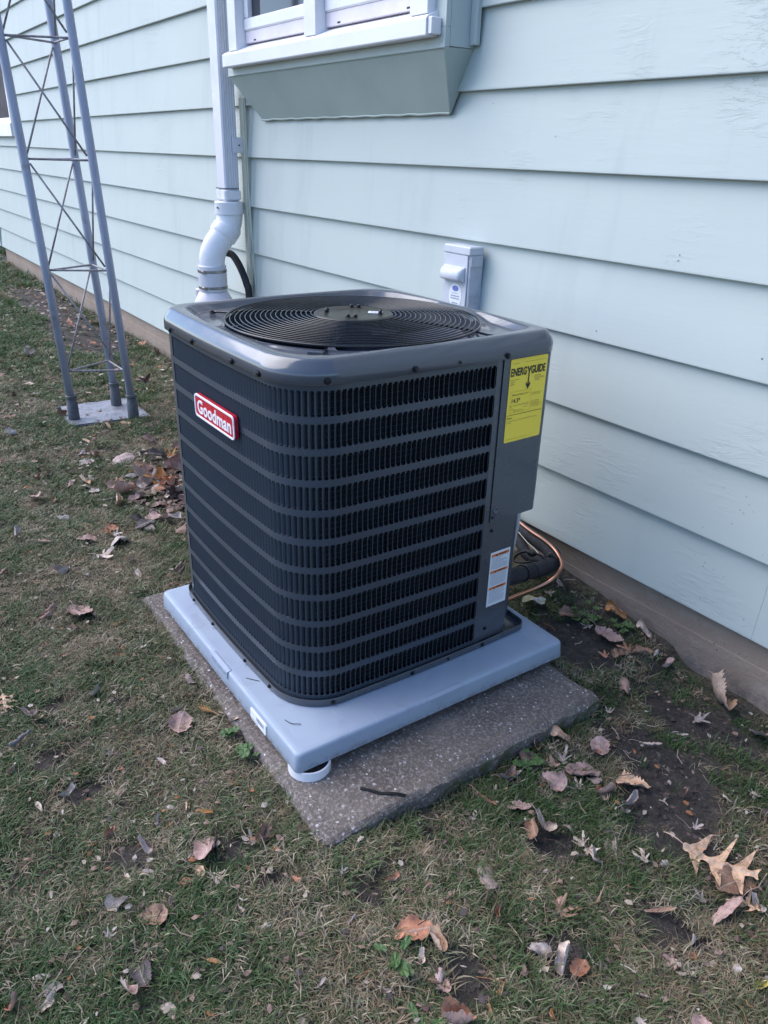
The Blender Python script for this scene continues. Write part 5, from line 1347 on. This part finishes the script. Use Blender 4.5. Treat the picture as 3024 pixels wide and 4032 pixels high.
sprig(-0.335, -0.055, 3.6, 0.075, (0.40, 0.20, 0.07), 'forked orange cedar sprig on the grass touching the left edge of the slab')
sprig(-0.06, -0.235, 0.9, 0.04, (0.45, 0.19, 0.05), 'small orange sprig in the grass in front of the slab')
for nm_, pts_ in (('short black curved needle lying on the near corner of the grey pad', [(-0.135, 0.040, 0.1106), (-0.112, 0.047, 0.112), (-0.100, 0.060, 0.1135), (-0.098, 0.066, 0.111)]), ('thin dark needle lying on the left side of the grey pad', [(-0.345, 0.032, 0.1106), (-0.330, 0.042, 0.1115), (-0.312, 0.057, 0.1108)])):
    tag(G().tube(spline(pts_, 5), 0.0009, 5).obj('dry_needle', MT['black_plastic'], loc=pts_[0]), nm_, 'needle')
# teal bottle cap at the right edge
tag(G().lathe([(0.015, 0), (0.0155, 0.002), (0.0135, 0.008), (0.011, 0.010), (0.001, 0.0095)], (0.690, 1.065, 0.004), 24).obj('bottle_cap', mat_plain('teal_plastic', (0.01, 0.16, 0.17), 0.4), loc=(0.69, 1.065, 0.0), smooth=True, auto=40), 'small teal plastic cap in the weeds at the right edge near the foundation', 'bottle cap')

# ================================================================== WEEDS
m = M('weed_leaf', (0.048, 0.098, 0.026), 0.6); m.mix(m.ramp(m.noise(30, 3), 0.4, 0.7, 0, 0.6), (0.085, 0.135, 0.04)); MT['weed'] = m.m
def weed(x, y, n, r, lab, round_=True):
    rr = random.Random(int(abs(x * 991 + y * 577))); t = thing('weed', (x, y, float(gz(x, y))), lab, 'weed', 'small green weeds in the lawn')
    for i in range(n):
        a = rr.uniform(0, 6.28); d = r * math.sqrt(rr.random()); px, py = x + d * math.cos(a), y + d * math.sin(a); pz = float(gz(px, py)) + rr.uniform(0.012, 0.028)
        s_ = rr.uniform(0.008, 0.016) * (1.0 if round_ else 1.5); tl = rr.uniform(-0.5, 0.5); g = G(); V = [(px, py, pz)]
        el = 1.0 if round_ else 0.45
        for k in range(10):
            th = 2 * math.pi * k / 10; ux, uy = s_ * math.cos(th), s_ * el * math.sin(th)
            V.append((px + ux * math.cos(a) - uy * math.sin(a), py + ux * math.sin(a) + uy * math.cos(a), pz + ux * tl * 0.6 + 0.003 * (k % 2)))
        g.add(V, [(0, 1 + k, 1 + (k + 1) % 10) for k in range(10)]); g.tube([(px, py, pz - 0.0005), ((px + x) / 2, (py + y) / 2, pz * 0.4)], 0.0008, 3)
        g.obj('leaf', MT['weed'], t)
WPOS = [(-0.13, 1.165, 14, 0.05, 'clump of round clover leaves by the foundation beyond the grey pad', True), (-0.02, 1.20, 9, 0.035, 'clover leaves under the crumpled orange leaf at the foundation', True),
        (0.215, 0.560, 10, 0.035, 'clover tuft against the right edge of the slab', True), (0.60, 1.16, 12, 0.05, 'leafy weed at the right edge below the foundation', True),
        (-0.165, -0.055, 9, 0.025, 'clover patch on the grass at the left edge of the slab near the white ring', True), (-0.27, -0.06, 6, 0.02, 'small clover left of the pad near the cedar sprig', True),
        (0.50, -0.06, 7, 0.035, 'tall broad-leaved weed in the lower right lawn', False),
        (0.63, -0.10, 7, 0.04, 'bright green weed near the bottom right corner', False)]
for q in WPOS: weed(*q)

# ================================================================== GRASS (nobody could count it)
m = M('grass_blade', (0.1, 0.14, 0.05), 0.6)
ti = m.N('ShaderNodeAttribute', attribute_name='tint'); ti.attribute_type = 'INSTANCER'
cr = m.N('ShaderNodeValToRGB'); cr.color_ramp.elements[0].position = 0.0; cr.color_ramp.elements[0].color = (0.038, 0.088, 0.022, 1)
cr.color_ramp.elements[1].position = 1.0; cr.color_ramp.elements[1].color = (0.42, 0.35, 0.25, 1)
for p_, c_ in ((0.30, (0.068, 0.116, 0.034, 1)), (0.45, (0.108, 0.124, 0.052, 1)), (0.60, (0.205, 0.175, 0.11, 1)), (0.78, (0.25, 0.170, 0.10, 1))):
    e_ = cr.color_ramp.elements.new(p_); e_.color = c_
m.L(ti.outputs['Fac'], cr.inputs[0]); m.mix(1.0, cr.outputs[0])
tr = m.N('ShaderNodeBsdfTranslucent'); m.L(cr.outputs[0], tr.inputs['Color']); mx = m.N('ShaderNodeMixShader'); mx.inputs[0].default_value = 0.22
out = [n for n in m.nt.nodes if n.type == 'OUTPUT_MATERIAL'][0]
m.L(m.b.outputs[0], mx.inputs[1]); m.L(tr.outputs[0], mx.inputs[2]); m.L(mx.outputs[0], out.inputs['Surface'])
MT['grass'] = m.m
def clump(seed, n, hmin, hmax, spread, lay, wd):
    r = random.Random(seed); V = []; F = []
    for i in range(n):
        a = r.uniform(0, 6.28); d = spread * math.sqrt(r.random()); bx_, by_ = d * math.cos(a), d * math.sin(a)
        L_ = r.uniform(hmin, hmax); th = r.uniform(0, 6.28); w = wd * r.uniform(0.7, 1.3); ly = lay * r.uniform(0.6, 1.25); ph = r.uniform(-0.9, 0.9)
        px, py, pz = bx_, by_, -0.003; ns = 4; b = len(V)
        for k in range(ns + 1):
            t = k / ns; ww = w * (1 - t ** 1.6) + 0.0001; sx, sy = -math.sin(th), math.cos(th)
            V.append((px - sx * ww, py - sy * ww, pz)); V.append((px + sx * ww, py + sy * ww, pz + ww * 0.5))
            el = 1.35 - ly * (0.35 + 1.5 * t); el = max(el, -0.35 if pz > 0.006 else 0.05); st_ = L_ / ns
            px += st_ * math.cos(el) * math.cos(th); py += st_ * math.cos(el) * math.sin(th); pz += st_ * math.sin(el); th += ph * 0.22
        for k in range(ns): F.append((b + 2 * k, b + 2 * k + 1, b + 2 * k + 3, b + 2 * k + 2))
    me = bpy.data.meshes.new('grass_clump'); me.from_pydata(V, [], F); me.materials.append(MT['grass'])
    me.polygons.foreach_set('use_smooth', [True] * len(me.polygons))
    return bpy.data.objects.new('grass_clump', me)
CL = [clump(1, 15, 0.018, 0.042, 0.022, 0.70, 0.0014), clump(2, 15, 0.016, 0.036, 0.024, 0.85, 0.0016), clump(3, 13, 0.02, 0.055, 0.022, 0.95, 0.0013),
      clump(4, 18, 0.02, 0.046, 0.026, 1.4, 0.0009), clump(5, 18, 0.018, 0.040, 0.026, 1.5, 0.0010)]
def region_pts(x0, x1, y0, y1, dens, seed):
    r = np.random.default_rng(seed); n = int((x1 - x0) * (y1 - y0) * dens)
    return r.uniform(x0, x1, n), r.uniform(y0, y1, n)
PXs, PYs, SC_ = [], [], []
for (x0, x1, y0, y1, de, sc_) in ((-0.9, 1.3, -0.85, 1.27, 5200, 1.0), (-2.3, -0.9, -0.85, 1.27, 3600, 1.1), (-3.8, -2.3, -0.9, 1.27, 2300, 1.25), (-6.5, -3.8, -1.2, 1.27, 1100, 1.7), (-11, -6.5, -1.8, 1.3, 450, 2.5), (-16, -11, -3, 4, 110, 4.5),
                                 (1.3, 2.6, -1.6, 1.27, 900, 1.4), (-3.8, 1.3, -2.2, -0.9, 700, 1.4)):
    a_, b_ = region_pts(x0, x1, y0, y1, de, int(abs(x0 * 100) + 3)); PXs.append(a_); PYs.append(b_); SC_.append(np.full(len(a_), sc_))
gx, gy, gs = np.concatenate(PXs), np.concatenate(PYs), np.concatenate(SC_)
n = len(gx)
sl = (gx > -1.046) & (gx < 0.188 - 0.028 * sstep(0.0, 0.88, gy)) & (gy > -0.025) & (gy < 0.885)
pl_ = (gx > -3.435) & (gx < -3.01) & (gy > 0.245) & (gy < 0.685)
wl = (gy > YW - 0.02) & (gx > X0)
b = bare(gx, gy)
lawn_n = 0.55 * vnoise(gx, gy, 1.7, 31) + 0.35 * vnoise(gx, gy, 5.5, 32) + 0.22 * vnoise(gx, gy, 17, 33)
nearwall = sstep(0.98, 1.2, gy) * (gx > -2.6) + 0.75 * sstep(0.6, 0.95, gy) * (gx > 0.17)
thin = np.clip(0.93 - 0.80 * b - 0.72 * np.clip(nearwall, 0, 1) - 0.30 * (vnoise(gx, gy, 9, 35) > 0.45), 0.02, 1)
keep = ~(sl | pl_ | wl) & (RNG.random(n) < thin)
gx, gy, gs, b, lawn_n = gx[keep], gy[keep], gs[keep], b[keep], lawn_n[keep]; n = len(gx)
farm = sstep(-2.6, -5.5, gx)
tint = 0.40 - 0.08 * sstep(-0.9, 0.2, gx) - 0.46 * np.clip(lawn_n, -1, 1) + RNG.normal(0, 0.18, n) - 0.14 * farm
tint += 0.18 * sstep(-2.0, -2.6, gx) * (1 - farm) * (vnoise(gx, gy, 3, 44) > 0)
straw = RNG.random(n) < (0.22 + 0.30 * (vnoise(gx, gy, 6, 51) > 0.15)) * (1 - 0.6 * farm)
tint = np.where(straw, RNG.choice([0.62, 0.78, 0.95, 1.0], n) + RNG.normal(0, .05, n), tint); tint = np.clip(tint, 0, 1)
idx = np.where(tint > 0.52, RNG.integers(3, 5, n), RNG.integers(0, 3, n)); idx = np.where(RNG.random(n) < 0.25, RNG.integers(1, 5, n), idx)
scl = gs * RNG.uniform(0.65, 1.15, n) * np.where(b > 0.4, 0.6, 1)
# keep the grass away from the leaves' faces: shorter under each
for (x, y, s_, *_r) in LEAVES:
    if s_ > 0.05:
        d = np.hypot(gx - x, gy - y); scl = np.where(d < s_ * 0.36, scl * 0.5, scl)
ez = gz(gx, gy) - 0.008 * b
me = bpy.data.meshes.new('grass'); me.vertices.add(n); me.vertices.foreach_set('co', np.stack([gx, gy, ez], 1).ravel())
def att(nm, ty, val):
    a_ = me.attributes.new(nm, ty, 'POINT'); a_.data.foreach_set('value' if ty != 'FLOAT_VECTOR' else 'vector', val)
att('tint_p', 'FLOAT', tint.astype(np.float32)); att('pick', 'INT', idx.astype(np.int32)); att('scl', 'FLOAT', scl.astype(np.float32))
att('rot', 'FLOAT_VECTOR', np.stack([RNG.normal(0, 0.12, n), RNG.normal(0, 0.12, n), RNG.uniform(0, 6.28, n)], 1).ravel().astype(np.float32))
gr = bpy.data.objects.new('grass', me); COL.objects.link(gr)
tag(gr, 'short matted autumn grass, part green and part straw, covering the lawn', 'grass', kind='stuff')
ng = bpy.data.node_groups.new('grass_nodes', 'GeometryNodeTree')
ng.interface.new_socket('Geometry', in_out='INPUT', socket_type='NodeSocketGeometry'); ng.interface.new_socket('Geometry', in_out='OUTPUT', socket_type='NodeSocketGeometry')
gi_ = ng.nodes.new('NodeGroupInput'); go = ng.nodes.new('NodeGroupOutput'); iop = ng.nodes.new('GeometryNodeInstanceOnPoints'); mp_ = ng.nodes.new('GeometryNodeMeshToPoints')
jg = ng.nodes.new('GeometryNodeGeometryToInstance')
for o in reversed(CL):
    oi_ = ng.nodes.new('GeometryNodeObjectInfo'); oi_.inputs['Object'].default_value = o; ng.links.new(oi_.outputs['Geometry'], jg.inputs[0])
def named(nm, ty):
    a_ = ng.nodes.new('GeometryNodeInputNamedAttribute'); a_.data_type = ty; a_.inputs['Name'].default_value = nm; return a_.outputs[0]
ng.links.new(gi_.outputs[0], mp_.inputs[0]); ng.links.new(mp_.outputs[0], iop.inputs['Points']); ng.links.new(jg.outputs[0], iop.inputs['Instance'])
iop.inputs['Pick Instance'].default_value = True
ng.links.new(named('pick', 'INT'), iop.inputs['Instance Index'])
er = ng.nodes.new('FunctionNodeEulerToRotation'); ng.links.new(named('rot', 'FLOAT_VECTOR'), er.inputs[0]); ng.links.new(er.outputs[0], iop.inputs['Rotation'])
ng.links.new(named('scl', 'FLOAT'), iop.inputs['Scale'])
sa = ng.nodes.new('GeometryNodeStoreNamedAttribute'); sa.data_type = 'FLOAT'; sa.domain = 'INSTANCE'; sa.inputs['Name'].default_value = 'tint'
ng.links.new(iop.outputs[0], sa.inputs['Geometry']); ng.links.new(named('tint_p', 'FLOAT'), sa.inputs['Value']); ng.links.new(sa.outputs[0], go.inputs[0])
md = gr.modifiers.new('grass', 'NODES'); md.node_group = ng

# crumbs of leaf and twig among the grass, one mass
g = G(); r = np.random.default_rng(5); V = []; F = []; CLODS = []
for (x0, x1, y0, y1, N) in ((-0.9, 1.25, -0.8, 1.26, 2600), (-3.6, -0.9, -0.6, 1.26, 1900), (-9.5, -3.4, -0.9, 1.26, 2300)):
    for i in range(N):
        x, y = r.uniform(x0, x1), r.uniform(y0, y1)
        if (-1.06 < x < 0.2 and -0.036 < y < 0.895): continue
        big = 1.0 if x > -2.2 else (1.8 if x > -3.6 else 3.2); s_ = r.uniform(0.003, 0.010) * big; a = r.uniform(0, 6.28); z = float(gz(x, y)) + r.uniform(0.004, 0.02)
        e_ = r.uniform(0.25, 0.9); k = len(V); q = [(-s_, -s_ * e_ * .5), (0.1 * s_, -s_ * e_), (s_, -0.1 * s_), (0.3 * s_, s_ * e_ * .8), (-0.7 * s_, s_ * e_ * .4)]
        V += [(x + u * math.cos(a) - v * math.sin(a), y + u * math.sin(a) + v * math.cos(a), z + r.uniform(-.25, .45) * s_) for u, v in q]; F.append(tuple(range(k, k + 5)))
for i in range(520):
    x, y = r.uniform(-1.0, 1.2), r.uniform(-0.7, 1.26)
    if (-1.06 < x < 0.2 and -0.036 < y < 0.895): continue
    a = r.uniform(0, 6.28); l_ = r.uniform(0.015, 0.06); w_ = r.uniform(0.0005, 0.0011); z = float(gz(x, y)) + r.uniform(0.006, 0.022); k = len(V); cx_ = r.uniform(-.012, .012)
    for t in (0, 0.5, 1):
        px, py = x + l_ * (t - .5) * math.cos(a) - cx_ * (t == .5) * math.sin(a), y + l_ * (t - .5) * math.sin(a) + cx_ * (t == .5) * math.cos(a)
        V += [(px + w_ * math.sin(a), py - w_ * math.cos(a), z), (px - w_ * math.sin(a), py + w_ * math.cos(a), z + w_)]
    F += [(k, k + 1, k + 3, k + 2), (k + 2, k + 3, k + 5, k + 4)]
for i in range(15000):
    x, y = r.uniform(-0.9, 1.25), r.uniform(-0.8, 1.26)
    if (-1.06 < x < 0.2 and -0.036 < y < 0.895) or float(bare(np.array([x]), np.array([y]))[0]) < 0.35: continue
    CLODS.append((x, y, float(gz(x, y)) - 0.005, r.uniform(0.0012, 0.0055) * r.choice([0.6, 1.0, 1.4])))
for i in range(420):
    x = r.normal(-1.86, 0.17); y = 0.52 + r.normal(0, 0.13) - 0.25 * (x + 1.9)
    if x > -1.07: continue
    s_ = r.uniform(0.012, 0.036); a = r.uniform(0, 6.28); z = float(gz(x, y)) + r.uniform(0.008, 0.028); e_ = r.uniform(0.4, 0.9); k = len(V); q = [(-s_, -s_ * e_ * .5), (0.1 * s_, -s_ * e_), (s_, -0.1 * s_), (0.3 * s_, s_ * e_ * .8), (-0.7 * s_, s_ * e_ * .4), (0, 0)]
    V += [(x + u * math.cos(a) - v * math.sin(a), y + u * math.sin(a) + v * math.cos(a), z + r.uniform(-.3, .45) * s_) for u, v in q]; F += [(k + j, k + (j + 1) % 5, k + 5) for j in range(5)]
m = M('leaf_crumbs', (0.20, 0.14, 0.11), 0.8); pw = m.N('ShaderNodeNewGeometry').outputs['Random Per Island']
cr = m.N('ShaderNodeValToRGB'); els = cr.color_ramp.elements; cr.color_ramp.interpolation = 'CONSTANT'; els[0].color = (0.10, 0.06, 0.05, 1); els[1].position = 0.9; els[1].color = (0.34, 0.29, 0.25, 1)
for p_, c_ in ((0.3, (0.22, 0.14, 0.11, 1)), (0.55, (0.34, 0.27, 0.21, 1)), (0.7, (0.30, 0.12, 0.05, 1)), (0.78, (0.07, 0.05, 0.05, 1))):
    e_ = els.new(p_); e_.color = c_
m.L(pw, cr.inputs[0]); m.mix(1.0, cr.outputs[0])
lit = obj('leaf_litter', V, F, m.m, loc=(0, 0, 0)); tag(lit, 'fine crumbs of dead leaf and straw scattered through the grass', 'leaf litter', kind='stuff')
V = []; F = []
for (x, y, z, s_) in CLODS:
    k = len(V)
    q = [(0, 0, 0.9), (1, 0, 0.1), (0.2, 0.9, 0.1), (-0.9, 0.4, 0.1), (-0.5, -0.8, 0.1), (0.6, -0.7, 0.1)]
    V += [(x + s_ * (a + r.uniform(-.35, .35)), y + s_ * (b_ + r.uniform(-.35, .35)), z + s_ * (c + r.uniform(-.3, .3))) for a, b_, c in q]
    F += [(k, k + 1 + i, k + 1 + (i + 1) % 5) for i in range(5)]
m = M('soil_crumbs', (0.060, 0.047, 0.042), 0.95); pw = m.N('ShaderNodeNewGeometry').outputs['Random Per Island']; m.mix(m.ramp(pw, 0.3, 1.0), (0.025, 0.02, 0.019)); m.mix(m.ramp(pw, 0.93, 0.97), (0.17, 0.14, 0.12))
tag(obj('soil_crumbs', V, F, m.m, loc=(0, 0, 0)), 'crumbly dark soil lumps in the bare patches of the lawn', 'soil', kind='stuff')
print('grass clumps', n, 'leaves', sum(len(v) for v in cnt.values()))
